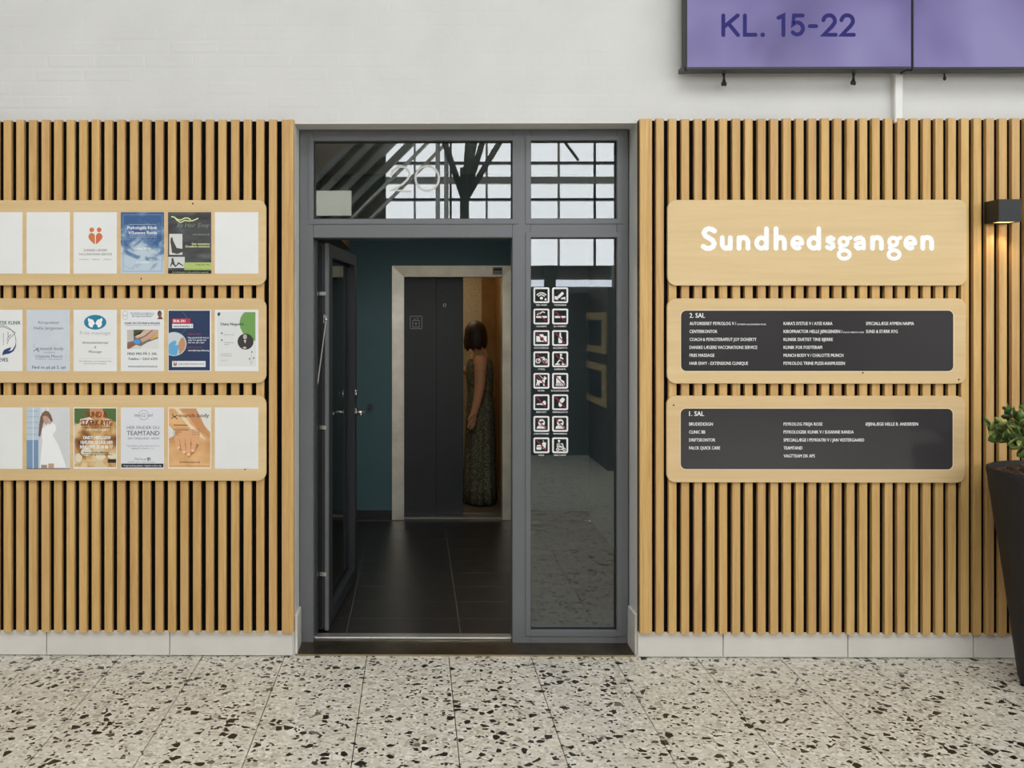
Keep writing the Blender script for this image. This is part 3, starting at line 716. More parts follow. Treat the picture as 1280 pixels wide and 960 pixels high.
for cx, cy, rx, ry in ((108, 565, 7, 5), (98.5, 572, 4.5, 5.5), (126, 571, 6, 4), (140, 570, 5, 4)):
    p.disc('photo_stone', cx, cy, rx, ry, M((226, 218, 190)), 3)
p.rect('photo_dark', 135, 574, 145.2, 578.5, M((44, 34, 26)), 3)
BR = M((150, 64, 34)); BK = M((40, 24, 16))
for dx, mt, ly in ((0.35, BK, 4), (0, BR, 5)):
    p.text('lettering', 'SUND &', 107.5+dx, 133.5+dx, 514.4+dx, 521.4+dx, mt, ly, 0.012); p.text('lettering', 'STÆRK RYG', 101+dx, 139+dx, 524.8+dx, 531.8+dx, mt, ly, 0.012)
p.text('lettering', 'KLASSISK FYSIOTERAPI OG MASSAGE', 102, 139, 533.2, 535, BK, 4, 0.01); p.text('lettering', 'v/MICHAEL LARSEN', 107, 135, 536.5, 538.3, WHITE_INK, 4, 0.01)
for i, (t, a, e) in enumerate((('ONDT I RYGGEN?', 104, 138), ('HJÆLPEN ER LIGE HER', 101, 141), ('RING/SMS 20 78 86 77', 100.5, 141))):
    p.text('lettering', t, a, e, 545+5.8*i, 549+5.8*i, WHITE_INK, 4, 0.025)
p.text('lettering', 'Book tid online eller ring', 105, 135.5, 564.6, 566.4, BK, 4, 0.012); p.text('lettering', 'Akutte tider og erhvervsaftaler', 99.5, 141, 567.2, 569, BK, 4, 0.012)
p.text('lettering', 'KLINIKKEN PÅ 2. SAL', 104, 134, 574, 577, M((236, 214, 150)), 4); p.text('lettering', 'SUNDOGSTAERKRYG.DK', 103, 136, 579, 582, M((236, 214, 150)), 4)
o, p = poster(3, 2, 'white poster with tooth logo and black bottom band', painted('cool_paper', (224, 226, 230), 2, .5, 4))
GD = M((96, 100, 108))
p.strokes('logo_ring', [arc(179.7, 518.8, 6.2, 6, 200, 340, 12), arc(179.7, 518.8, 6.2, 6, 20, 160, 12)], 0.45, GD)
p.strokes('logo_tooth', [[(177.8, 521.8), (177.6, 519), (177.4, 517.3), (178.6, 516.8), (179.7, 517.3), (180.8, 516.8), (182, 517.3), (181.8, 519), (181.5, 521.8), (180.6, 520), (178.8, 520), (177.8, 521.8)]], 0.4, GD)
p.text('lettering', 'team', 168, 176, 517.4, 520.6, GD, cap='t'); p.text('lettering', 'tand', 184.2, 190.6, 517.4, 520.6, GD, cap='t')
p.text('lettering', 'HER FINDER DU', 158.5, 199, 532.6, 536.3, GD); p.text('lettering', 'TEAMTAND', 158.5, 199.3, 538.6, 544.2, M((80, 84, 92)), 1, 0.006)
p.text('lettering', 'DIN TANDLÆGE I GREVE', 160, 199, 546.8, 549.2, GD)
p.text('lettering', 'Tag elevatoren eller trapperne til 2. sal', 158.5, 199, 556.3, 558, GD); p.text('lettering', 'Indgang 20, til højre nr. 21', 164, 191.5, 559.4, 561.2, GD)
p.text('lettering', 'Find os på', 168.5, 183, 572.3, 575, GD, shear=0.2)
p.rect('logo_square', 184.3, 572, 187.9, 575.8, M((40, 44, 58)), 1); p.text('lettering', 'f', 185.6, 187.4, 572.8, 575.7, WHITE_INK, 2, 0.03)
p.text('lettering', 'Tlf. 43 90 12 43   |   www.teamtand.dk', 160, 193.5, 577, 578.4, GD)
p.rect('black_band', 151.8, 579.5, 204.3, 584.3, M((38, 42, 54)), 1); p.text('lettering', 'Vi tager imod nye patienter - Vi glæder os til at se dig', 154.5, 201.5, 581.2, 582.9, WHITE_INK, 2, 0.012)
m_, nt_, b_ = new_mat('printed_skin')
n_ = noise(nt_, scaled_pos(nt_, (1, 1, 1.6)), 7, 2, 0.5, 0.3)
nt_.links.new(ramp(nt_, n_, [(0.3, lin((206, 150, 96))), (0.6, lin((232, 184, 128)))]), b_.inputs['Base Color'])
o, p = poster(4, 2, 'warm massage poster showing a hand on a bare back', painted('warm_paper', (236, 222, 204), 2, .5, 4))
p.rect('photo', 211.2, 510.5, 262.8, 584, m_, 1)
p.poly('photo_light', [(246, 510.5), (262.8, 510.5), (262.8, 540), (252, 528), (244, 516)], M((226, 224, 214)), 2)
p.poly('photo_light', [(211.2, 532), (219, 539), (219, 544), (211.2, 548)], M((226, 222, 216)), 2)
p.poly('photo_light', [(218, 510.5), (224, 510.5), (238, 530), (251, 542), (258, 550), (249, 546), (236, 534)], M((238, 214, 180)), 2)
p.poly('photo_forearm', [(229, 510.5), (245, 510.5), (262.8, 546), (262.8, 548), (248, 538)], M((206, 146, 96)), 3)
SKH = M((226, 170, 124)); SKS = M((186, 124, 80))
p.poly('photo_hand_shadow', [(221, 556), (224, 562), (230, 567), (236, 572), (243, 566), (249, 556), (240, 552)], SKS, 3)
p.poly('photo_hand', [(217.5, 548), (222, 541), (228, 538), (240, 537), (250, 540), (249.5, 548), (246, 553), (223, 553), (219, 553)], SKH, 4)
for x0, y0, x1, y1, wd in ((220.5, 548, 223, 559, 5), (227.5, 549, 229.8, 564.5, 5.6), (234.8, 549, 235.6, 567.5, 5.8), (243.6, 548, 241.2, 562.5, 5.6)):
    p.strokes('photo_finger', [[(x0, y0), (x1, y1)]], wd, SKH, 5)
for xa, ya, xb, yb in ((224.2, 549, 226, 558), (231.6, 549, 232.6, 562), (239, 549, 238.6, 562)): p.strokes('photo_finger_gap', [[(xa, ya), (xb, yb)]], 0.5, SKS, 6)
for fx, fy in ((223.2, 559.6), (230.1, 565), (235.7, 568), (240.8, 563)): p.disc('photo_nail', fx, fy, 1.6, 1.5, M((244, 204, 172)), 6, n=12)
p.strokes('mark', [[(214.5, 523), (218, 520.5), (222, 519.2)], [(216, 519), (218, 520.5), (221.5, 523.6)], [(215.8, 518), (216.2, 517)], [(214.8, 513.3), (215, 513.5)]], 0.9, M((70, 56, 42)), 7)
p.text('lettering', 'munch body', 223.8, 261.5, 516.8, 521.4, M((84, 66, 52)), 7, 0.004)
p.strokes('rule', [[(217, 531.3), (234.5, 531.3)]], 0.9, M((112, 80, 54)), 7, caps=False)
for i in range(3):
    p.text('lettering', ('Klassisk massage', 'Fysiurgisk', 'Gravid')[i], 216.5, (236, 227, 224)[i], 536.2+2.9*i, 538+2.9*i, M((140, 104, 72)), 7); p.text('lettering', '60 min  500', 240, 249.5, 536.2+2.9*i, 538+2.9*i, M((140, 104, 72)), 7)
p.text('lettering', 'Du finder os på 2. sal', 225, 249.8, 576.6, 578.4, M((60, 44, 32)), 7, 0.01); p.strokes('rule', [[(212, 582.2), (262, 582.2)]], 0.3, M((180, 140, 104)), 7)

# ------------------------------------------------------------------ door frame with glazing
YD0, YD1 = 0.165, 0.238
dr = empty('door_1', (X(580, YD0), YD0, 0), 'grey metal door frame with glazed transoms and sidelight', kind='structure')
def fx(q): return X(q, YD0)
def fz(q): return P(580, q, YD0).z
xa, xb_, xc, xd_, xe_, xf = fx(374.5), fx(391.5), fx(640.5), fx(663), fx(771), fx(785.5)
za, zb2, zc, zd_, ze = fz(161.5), fz(176), fz(273.5), fz(297), fz(788)
def bar(name, x0, x1, z0, z1, y0=YD0, y1=YD1, m=FRAME, bv=0.002):
    b = B(); b.bev(x0, x1, y0, y1, z0, z1, bv); return obj(name, b, m, dr)
bar('stile', xa, xb_, 0.0, za); bar('mullion', xc, xd_, 0.0, za); bar('stile', xe_, xf, 0.0, za)
for (x0, x1) in ((xb_, xc), (xd_, xe_)):
    bar('head_rail', x0, x1, zb2, za); bar('transom_rail', x0, x1, zd_, zc)
bar('bottom_rail', xd_, xe_, 0.0, ze)
YG = 0.199
def pane(x0, x1, z0, z1, bead=True):
    g_ = 0.004
    outer = [(x0, z0), (x1, z0), (x1, z1), (x0, z1)]
    inn = [(x0+g_, z0+g_), (x1-g_, z0+g_), (x1-g_, z1-g_), (x0+g_, z1-g_)]
    b = B(); b.ring(outer, inn, YG-0.012, YG+0.01); obj('gasket', b, GASKET, dr)
    b = B(); b.box(x0+.001, x1-.001, YG-0.003, YG+0.003, z0+.001, z1-.001); gl = obj('glass_pane', b, GLASS, dr)
    w_ = 0.026
    o2 = [(x0-w_, z0-w_), (x1+w_, z0-w_), (x1+w_, z1+w_), (x0-w_, z1+w_)]
    o3 = [(x0-.001, z0-.001), (x1+.001, z0-.001), (x1+.001, z1+.001), (x0-.001, z1+.001)]
    b = B(); b.ring(o2, o3, YD0-0.006, YD0+0.004); obj('glazing_bead', b, FRAME, dr)
    return gl
pane(xb_+0.004, xc, zc, zb2); pane(xd_+.002, xe_, zc, zb2); pane(xd_+.002, xe_, ze, zd_)
b = B(); b.box(xa, xf, 0.0, YD1, -0.004, 0.006); b.box(OX0+.012, OX1-.012, -0.004, 0.004, -0.004, 0.006); obj('threshold_plate', b, SILL, dr)
b = B(); b.box(OX0+.012, OX1-.012, -.0055, -.004, -.004, 0.0085); obj('threshold_edge', b, M((176, 158, 126), .35, .8), dr)
b = B(); b.bev(xb_, xc, YD1-0.03, YD1+0.03, 0.004, 0.016, 0.004); obj('threshold_strip', b, ALU, dr)
# rebate inside the left stile
bar('rebate', xb_-.01, xb_+0.012, 0, zd_, YD1, YD1+0.05, FRAME_D); bar('rebate', xb_, xc, zd_-.004, zd_+.03, YD1, YD1+0.03, FRAME_D)
# house number on the transom glass
num = empty('house_number', P(516, 240, YG-0.0035), 'large thin outlined number 20 on the glass over the door', 'number')
p = Print(num, YG-0.0035)
NUMM = M((196, 197, 192), 0.5)
p.strokes('digit', [[(488.5, 221), (491, 213), (498, 208.2), (507, 209), (511.8, 216), (510, 223.5), (503, 230.5), (490.5, 237.5), (513, 239.2)]], 2.6, NUMM)
p.strokes('digit', [arc(534, 222.8, 14.6, 15.3, 0, 360, 36)], 2.6, NUMM)

# ------------------------------------------------------------------ prohibition stickers on the sidelight
YK = YG-0.0034
WK = M((236, 236, 234), 0.5); RK = M((150, 30, 56), 0.5)
st = []
def icon_shapes(i, p, cx, cy):
    def S_(pts, w=1.2): p.strokes('icon', [[(cx+x, cy+y) for x, y in l] for l in pts], w, WK, 1)
    def Q_(pts): p.poly('icon', [(cx+x, cy+y) for x, y in pts], WK, 1)
    def D_(x, y, rx, ry=None): p.disc('icon', cx+x, cy+y, rx, ry or rx, WK, 1, n=16)
    if i == 0: S_([arc(0, 4, 7, 7, 218, 322, 8), arc(0, 4, 4.6, 4.6, 218, 322, 8)], 1.3); D_(0, 3.6, 1.9); Q_([(4, 4), (6.5, 4), (6.5, 6.5), (4, 6.5)])
    if i == 1: Q_([(-5, 3), (2.5, -4.5), (5, -2), (-1.5, 4)]); Q_([(-7, 1), (-3, 1.5), (-2.5, 6), (-7, 5)]); Q_([(1, 3.5), (6.5, 2), (6.5, 6), (5.4, 6), (5.2, 4.6), (1.2, 5.4)])
    if i in (2, 3): Q_([(-6.5, -.6), (6.8, -.6), (6.8, 1.8), (-6.5, 1.8)])
    if i == 2: S_([[(-5, -2), (-4, -4), (-1, -4), (1, -6), (4, -5)]], 1.2)
    if i == 4: Q_([(-6.3, -2.5), (-3, -2.5), (-2, -4.8), (2, -4.8), (3, -2.5), (6.6, -2.5), (6.6, 4.6), (-6.3, 4.6)]); p.disc('icon_lens', cx+.5, cy+1, 2.4, 2.4, GASKET, 2, n=16)
    if i == 5: Q_([(-.7, -7), (.9, -7), (1.1, -2.5), (2.4, 0), (2.4, 6.3), (-2.2, 6.3), (-2.2, 0), (-.9, -2.5)])
    if i == 6: S_([arc(-4.2, 2, 2.6, 2.6, 0, 360, 14), arc(4.6, 2, 2.6, 2.6, 0, 360, 14), [(-4.2, 2), (-1, -2), (3, -2.6), (1, 2), (-1, -2)], [(3, -2.6), (4.6, 2)]], 1.0)
    if i == 7: D_(1, -5.6, 1.5); S_([[(.8, -3.4), (0, .5), (3, 3), (4, 6)], [(0, .5), (-2.6, 3.2), (-4, 6)], [(.6, -2.6), (3.4, -.6)], [(-5.5, 6.2), (-1, 6.2)], [(2.6, 6.2), (6, 6.2)]], 1.5)
    if i == 8: Q_([(-6, -2.5), (-4, -.5), (2.6, -1), (3, -5), (4.6, -6), (5, -4.4), (7, -3.6), (6, -2), (4.6, -1.4), (4, 2.4), (4, 6.2), (2.4, 6.2), (2, 2.6), (-2, 2.6), (-2.6, 6.2), (-4, 6.2), (-4.4, 3), (-5.6, 6.2), (-6.8, 6), (-5.6, 1)]); S_([[(-2, -6.6), (2.6, -2)]], .6)
    if i == 9: Q_([(-4.6, -5.6), (1, -6), (1, -1.6), (5, .4), (5.4, 2.8), (-5, 2.8)]); S_([arc(-4+2.8*k, 4.8, 1.2, 1.2, 0, 360, 10) for k in range(4)], .8)
    if i == 10: Q_([(-6, 3.4), (-5.6, 1.6), (0, 1.4), (3, -2), (5, -1.6), (6, 1.4), (4.4, 4), (1, 3.6), (-1, 3)])
    if i == 11: Q_([(0, -3.5), (3, -6), (6, -3.8), (4.4, -.6), (2, 1.4), (2.6, 4), (0, 6.2), (-2.2, 3.6), (-1.4, 0)])
    if i in (12, 13): D_(.2, -1.4, 4.2, 4.6); Q_([(-6, 6), (-5, 3.2), (-2.4, 1.6), (3, 2), (5.6, 4.4), (5.8, 6)]); p.disc('icon_face', cx+.6, cy-2.2, 2.2, 1.3, GASKET, 2, n=14)
    if i == 14: Q_([(-6.2, 1.6), (-5, -.4), (-1, -.4), (0, 1.6)]); Q_([(-6.2, 2.4), (0, 2.4), (0, 4.4), (-1, 5.6), (-5.4, 5.6), (-6.2, 4.6)]); Q_([(.8, -3.4), (6, -3.4), (5, 4.2), (1.8, 4.2)]); S_([[(3.2, -3.4), (2, -6.6)]], .7)
    if i == 15: D_(-1.4, -5.4, 1.5); S_([[(-1.4, -3), (-1.4, 1), (2, 1.4), (2.6, 4)], [(-3.6, -2), (-3.6, 2.2), (3, 2.2)], [(4.6, 4.2), (3, -2), (.8, -1.6)], arc(-3, 5.2, 1.5, 1.5, 0, 360, 10), arc(5, 5.2, 1.5, 1.5, 0, 360, 10), [(-1.4, 5.2), (3.4, 5.2)]], 1.0)
caps = ['FRI WIFI', 'OVERVÅGNING', 'CIGARET', 'EL-CIGARET', 'FOTO/VIDEO', 'ØL/SPIRITUS', 'CYKEL', 'LØBEHJUL', 'HUND', 'RULLESKØJTER', 'BERUSET', 'MEDBRAGT IS', 'HÆTTETRØJE', 'MASKERING', 'MAD', 'MAX 3 KM/T']
labs = ['white wifi symbol', 'white surveillance camera symbol', 'crossed out smoking cigarette', 'crossed out plain cigarette', 'crossed out photo camera', 'crossed out bottle', 'crossed out bicycle', 'crossed out scooter rider',
        'crossed out dog', 'crossed out roller skate', 'crossed out lying figure', 'crossed out ice cream', 'crossed out hooded head on the left', 'crossed out masked head on the right', 'crossed out burger and drink', 'white mobility scooter symbol']
capw = [13, 15, 13.5, 15.5, 18, 17.5, 9, 14, 8.5, 22, 12.5, 18.5, 18.5, 16.5, 6.5, 15]
ys_ = [369, 395.6, 422.6, 449.1, 476, 502.8, 529.8, 556.6]
for i in range(16):
    cx, cy = (676.8, 700.2)[i % 2], ys_[i//2]
    q = P(cx, cy+12, YK)
    o = empty('pictogram_sticker', q, 'square sticker with '+labs[i]+' on the sidelight glass', 'sticker', 'house rule stickers on the sidelight')
    a, e = P(cx-10, cy+9.8, YK), P(cx+10, cy-9.8, YK)
    b = B(); b.ring(rrect(a.x, e.x, a.z, e.z, 0.009, 4), rrect(a.x+.0085, e.x-.0085, a.z+.0085, e.z-.0085, 0.003, 4), YK-.0003, YK+.0002); obj('border', b, WK, o)
    p = Print(o, YK); icon_shapes(i, p, cx, cy)
    if i not in (0, 1, 15): p.strokes('slash', [[(cx-6, cy-6.4), (cx+6, cy+6.4)]], 1.3, RK, 3, caps=False)
    p.text('caption', caps[i], cx-capw[i]/2, cx+capw[i]/2, cy+11.4, cy+13.3, WK, 1, 0.02, 1)

# ------------------------------------------------------------------ open door leaf
hy, hx = 0.315, -0.4555
leaf = empty('door_2', (hx, hy, 0), 'open glazed grey door leaf swung into the lift lobby', kind='structure')
th = math.radians(-5.3)
LH, LL, LT = 2.04, 0.965, 0.068
def lf(name, x0, x1, y0, y1, z0, z1, m, bv=None):
    b = B()
    if bv: b.bev(hx+x0, hx+x1, hy+y0, hy+y1, z0, z1, bv)
    else: b.box(hx+x0, hx+x1, hy+y0, hy+y1, z0, z1)
    return obj(name, b, m, leaf)
lf('hinge_stile', -LT, 0, 0, 0.10, 0.016, LH, FRAME_D, .003); lf('lock_stile', -LT, 0, LL-.085, LL, 0.016, LH, FRAME_D)
lf('top_rail', -LT, 0, .10, LL-.085, LH-.06, LH, FRAME_D); lf('bottom_rail', -LT, 0, .10, LL-.085, .016, .085, FRAME_D)
lf('edge_lip', -.012, .006, -.012, .012, 0.016, LH, FRAME)
lf('edge_groove', -.045, -.03, -.003, .004, 0.03, LH-.01, GASKET)
lf('glass_pane', -LT/2-.008, -LT/2+.002, .101, LL-.086, .086, LH-.061, LEAFGLASS)
lf('glazing_bead', -.012, .004, .095, .112, .08, LH-.055, FRAME_D); lf('glazing_bead', -.012, .004, LL-.095, LL-.08, .08, LH-.055, FRAME_D)
lf('glazing_bead', -.012, .004, .112, LL-.095, .08, .094, FRAME_D); lf('glazing_bead', -.012, .004, .112, LL-.095, LH-.068, LH-.055, FRAME_D)
for py in (367, 534, 717):
    z = P(403, py, hy).z
    hb = B(); hb.box(hx-.062, hx-.006, hy-.014, hy-.002, z-.010, z+.010); h = obj('hinge', hb, CHROME, leaf)
    hb = B(); hb.tube([(hx-.064, hy-.016, z-.017), (hx-.064, hy-.016, z+.017)], .008, 10); obj('hinge_pin', hb, CHROME, h)
z = P(447, 516, 1.2).z
b = B(); b.tube([(hx-.001, hy+LL-.045, z), (hx+.052, hy+LL-.045, z)], .010, 12); b.tube([(hx+.052, hy+LL-.038, z), (hx+.052, hy+LL-.16, z)], .010, 12); b.ball((hx+.052, hy+LL-.16, z), (.011, .011, .011))
obj('lever_handle', b, CHROME, leaf, smooth=True)
b = B(); b.tube([(hx+.001, hy+LL-.045, z), (hx+.010, hy+LL-.045, z)], .026, 18); obj('rose', b, CHROME, leaf)
b = B(); b.tube([(hx+.001, hy+LL-.045, z+.115), (hx+.012, hy+LL-.045, z+.115)], .028, 18); obj('lock_rose', b, CHROME, leaf)
b = B(); b.box(hx-.02, hx+.0, hy-.016, hy-.001, P(407, 404, hy).z, P(407, 393, hy).z); obj('stay_bracket', b, CHROME, leaf)
leaf.rotation_euler = (0, 0, th)
q0, q1 = P(407.5, 399, hy-.022), P(391.2, 521, YD1+0.03)
b = B(); b.tube([q0, q1], .0055, 8); b.ball(q0, (.010, .010, .010), 10, 6)
tag(obj('door_stay', b, CHROME, origin=q0), 'thin chrome rod slanting down from the open door leaf to its frame', 'door stay')

# ------------------------------------------------------------------ lift lobby
YW = 2.96
def lx(q, y=YW): return X(q, y)
def lz(q, y=YW): return P(560, q, y).z
LX0, LX1, LCZ = -0.80, 1.42, 2.82
fb = B(); fb.box(LX0, LX1, 0.24, YW+0.2, -0.05, -0.0006); lfl = tag(obj('floor_lobby', fb, GROUT, origin=(0, 1, 0)), 'dark tiled floor of the lift lobby', kind='structure')
tb2 = B(); tb2.bev(-.3+.0022, .3-.0022, -.15+.0022, .15-.0022, -.004, 0, 0)
tb2 = B(); tb2.box(-.2985+.0016, .2985-.0016, -.14675+.002, .14675-.002, -.0006, 0)
JX = (573-518.5)*4.946/1127; t2 = None
for r in range(10):
    yc = 0.546-0.14675+0.2935*r
    for k in range(-2, 3):
        xc_ = JX-.2985+.597*k
        if xc_-.3 > LX1 or xc_+.3 < LX0: continue
        if yc > YW: continue
        if t2 is None: o = obj('tile', tb2, DARKTILE, lfl); t2 = o.data; o.location = Vector((xc_, yc, 0))-Vector((0, 1, 0)); 
        else: place('tile', t2, lfl, Vector((xc_, yc, 0))-Vector((0, 1, 0)))
for vv in t2.vertices: vv.co += Vector((0, 1, 0))
t2.transform(Matrix.Identity(4))
# lobby walls; the lift opening sits in the far one
EX0, EX1, EZ = lx(497), lx(634), lz(339)
b = B(); b.box(LX0, EX0, YW, YW+.16, 0, LCZ).box(EX1, LX1, YW, YW+.16, 0, LCZ).box(EX0, EX1, YW, YW+.16, EZ, LCZ)
wl = tag(obj('wall_lobby_back', b, TEAL, origin=(0, YW, 0)), 'dark teal wall around the lift', kind='structure')
tag(obj('wall_lobby_left', B().box(LX0-.1, LX0, .24, YW+.16, 0, LCZ), TEAL), 'dark teal left wall of the lift lobby', kind='structure')
tag(obj('wall_lobby_right', B().box(LX1, LX1+.1, .24, YW+.16, 0, LCZ), TEAL), 'dark teal right wall of the lift lobby', kind='structure')
tag(obj('ceiling_lobby', B().box(LX0-.1, LX1+.1, .24, YW+.16, LCZ, LCZ+.1), painted('lobby_ceiling', (190, 190, 186), 3)), 'plain ceiling of the lift lobby', kind='structure')
b = B(); b.box(LX0, lx(490)-.004, YW-.014, YW-.001, 0, .075).box(lx(641), LX1, YW-.014, YW-.001, 0, .075)
tag(obj('baseboard_lobby', b, M((40, 40, 42), .4)), 'dark skirting below the teal lobby wall', kind='structure')
dl = empty('ceiling_lamp', (.3, 1.15, LCZ-.03), 'added unseen fill lamp on the lift lobby ceiling', 'lamp')  # lamp added out of view to brighten the lobby and lift surround
obj('fill_lamp_ring', B().lathe([(.12, 0), (.13, .03), (.1, .03)], (.3, 1.15, LCZ-.03), 28), ALU, dl)
obj('fill_lamp_lens', B().lathe([(.1, -.002), (.1, .004)], (.3, 1.15, LCZ-.03), 28), emit_mat('lobby_fill_lens', (255, 240, 215), 1.5), dl)
ll = bpy.data.lights.new('lobby_fill_light', 'SPOT'); ll.energy = 60; ll.color = (1, .93, .82); ll.spot_size = math.radians(150); ll.spot_blend = .5; ll.shadow_soft_size = .1
lo = bpy.data.objects.new('lobby_fill_light', ll); COL.objects.link(lo); lo.parent = dl; lo.location = (0, 0, -.01)
b = B(); b.tube([P(463, 508, YW-.002), P(463, 508, YW-.05)], .022, 16); tag(obj('door_stop', b, M((38, 40, 42), .5)), 'small dark round door stop on the teal wall', 'door stop')
# wooden panel high on the left wall of the lobby
b = B(); b.box(LX0+.001, LX0+.32, 1.2, 2.3, 2.155, 2.21); tag(obj('wooden_shelf', b, wood_mat('brown_wood', (92, 66, 38), (112, 82, 48), (126, 94, 58), 'y')), 'brown wooden shelf high up behind the open door leaf', 'shelf')
# ------------------------------------------------------------------ lift entrance
YI = YW+.05
lift = empty('lift_entrance', (lx(565), YW, 0), 'lift entrance with steel surround and charcoal doors standing half open', 'lift')
ox0, ox1, oz = lx(490, YW-.02), lx(643, YW-.02), lz(332, YW-.02)
YI2 = YW-.010
ix0, ix1, iz = lx(505, YI2), lx(628, YI2), lz(346, YI2)
def splay(name, pts_o, pts_i, m):
    b = B(); a1, a2 = pts_o; c1, c2 = pts_i
    b.add([(a1[0], YW-.02, a1[1]), (a2[0], YW-.02, a2[1]), (c2[0], YI2, c2[1]), (c1[0], YI2, c1[1]),
           (a1[0], YW+.1, a1[1]), (a2[0], YW+.1, a2[1]), (c2[0], YI+.1, c2[1]), (c1[0], YI+.1, c1[1])],
          [(0, 1, 2, 3), (7, 6, 5, 4), (0, 4, 5, 1), (3, 2, 6, 7), (1, 5, 6, 2), (0, 3, 7, 4)])
    return obj(name, b, m, lift)
splay('jamb', ((ox0, 0), (ox0, oz)), ((ix0, 0), (ix0, iz)), STEEL)
splay('jamb', ((ox1, 0), (ox1, oz)), ((ix1, 0), (ix1, iz)), STEEL)
hd = splay('header', ((ox0, oz), (ox1, oz)), ((ix0, iz), (ix1, iz)), STEEL_X)
b = B(); yy = YW-.024; a, e = P(616, 343, yy), P(628, 334, yy); b.box(a.x, e.x, yy, yy+.02, a.z, e.z); obj('floor_display', b, M((120, 116, 106), .4, .6), hd)
b = B(); a, e = P(617, 338, yy-.002), P(627, 335.5, yy-.002); b.box(a.x, e.x, yy-.002, yy, a.z, e.z); obj('display_window', b, GASKET, hd)
YA, YB2 = YI+.03, YI+.065
xm, xo = lx(545.5, YA), lx(579, YB2)
b = B(); b.bev(ix0-.03, xm, YA, YA+.03, .012, iz+.02, .003); d_a = obj('door_panel', b, LIFTDOOR, lift)
b = B(); b.bev(xm-.05, xo, YB2, YB2+.03, .012, iz+.02, .003); d_b = obj('door_panel', b, LIFTDOOR, lift)
p = Print(d_a, YA); GS = M((168, 168, 168), .5)
p.strokes('lift_sign', [[(512.8, 396), (513.6, 395.2), (526.6, 395.2), (527.4, 396), (527.4, 410), (526.6, 410.8), (513.6, 410.8), (512.8, 410), (512.8, 396)], [(516, 400.6), (524, 400.6), (524, 408.8), (516, 408.8), (516, 400.6)], [(520, 403.2), (520, 407.2)], [(518.4, 404.2), (521.6, 404.2)]], .8, GS)
p.poly('lift_sign', [(517, 399.4), (518.4, 397.4), (519.6, 399.4)], GS); p.poly('lift_sign', [(520.6, 397.4), (523.2, 397.4), (521.9, 399.4)], GS)
p = Print(d_b, YB2); p.strokes('key_ring', [arc(555.7, 381.5, 1.7, 1.8, 0, 360, 14)], .9, M((200, 200, 198), .4)); p.disc('key_hole', 551, 364, 1, 1, GASKET, 1, n=12)
b = B(); b.box(ix0, ix1, YI-.03, YI+.10, 0, .012); obj('sill', b, ALU, lift)
b = B(); b.box(ix0, ix1, YI+.045, YI+.052, .012, .0125); obj('sill_groove', b, GASKET, lift)
# cab
YC0, YC1 = YI+.115, 4.50
CX0, CX1, CZ = -0.28, 0.79, 2.2
cab = empty('lift_cab', (0.25, 3.8, 0), 'warmly lit lift cab seen through the half open doors', 'lift')
WARMWALL = brushed('bronze_panel', (150, 116, 74), .38, 'z', 12, .75)
m_, nt_, b_ = new_mat('mottled_beige_laminate')
nt_.links.new(ramp(nt_, noise(nt_, scaled_pos(nt_, (1, 1, 1)), 60, 4, .7), [(.35, lin((150, 138, 116))), (.65, lin((186, 174, 150)))]), b_.inputs['Base Color']); b_.inputs['Roughness'].default_value = .4
xs_ = lx(602, YC1)
obj('cab_sill', B().box(ix0, ix1, YC0, YC0+.05, -.02, .012), ALU, cab)
obj('cab_floor', B().box(CX0, CX1, YC0+.05, YC1, -.03, .004), M((96, 84, 68), .5), cab)
obj('back_panel', B().box(CX0, xs_, YC1, YC1+.03, .004, CZ), m_, cab)
obj('back_panel', B().box(xs_, CX1, YC1-.006, YC1+.03, .004, CZ), WARMWALL, cab)
obj('side_panel', B().box(CX1, CX1+.03, YC0, YC1+.03, .004, CZ), WARMWALL, cab)
obj('side_panel', B().box(CX0-.03, CX0, YC0, YC1+.03, .004, CZ), m_, cab)
obj('cab_ceiling', B().box(CX0-.03, CX1+.03, YC0, YC1+.03, CZ, CZ+.03), ALU, cab)
obj('front_return', B().box(ix1+.004, CX1, YC0, YC0+.05, .004, CZ), WARMWALL, cab)
cl = obj('ceiling_lamp', B().box(.0, .55, 3.65, 4.15, CZ-.012, CZ-.001), emit_mat('warm_lamp', (255, 214, 150), 1.2), cab)
ld = bpy.data.lights.new('cab_light', 'AREA'); ld.energy = 3.2; ld.color = (1, .80, .50); ld.shape = 'RECTANGLE'; ld.size = .5; ld.size_y = .45
lo = bpy.data.objects.new('cab_light', ld); COL.objects.link(lo); lo.parent = cab; lo.location = Vector((.27, 3.9, CZ-.02))-ORG[cab.name]

# ------------------------------------------------------------------ the person in the lift
YPn = 3.66
def pp(px, py, y=YPn): return P(px, py, y)
person = empty('person', (pp(600, 600).x, YPn, 0.004), 'person with dark bob hair in a long olive patterned dress inside the lift', 'person')
SKIN = painted('skin', (196, 140, 104), 4, .5, 20)
def skin_body(name, nodes, edges, mat, parent, root=0, sub=2):
    me = bpy.data.meshes.new(name); org = ORG[parent.name]
    me.from_pydata([tuple(Vector(n[0])-org) for n in nodes], edges, [])
    o = bpy.data.objects.new(name, me); COL.objects.link(o); o.parent = parent; me.materials.append(mat)
    mo = o.modifiers.new('skin', 'SKIN'); mo.use_smooth_shade = True
    for i, n in enumerate(nodes):
        r = n[1]; me.skin_vertices[0].data[i].radius = (r, r) if not isinstance(r, tuple) else r
        me.skin_vertices[0].data[i].use_root = (i == root)
    su = o.modifiers.new('sub', 'SUBSURF'); su.levels = sub; su.render_levels = sub
    ORG[o.name] = org; return o
fx0 = pp(600, 500).x; z_ = lambda py: pp(600, py).z
cx_ = lambda px: pp(px, 500).x
N_ = []; E_ = []
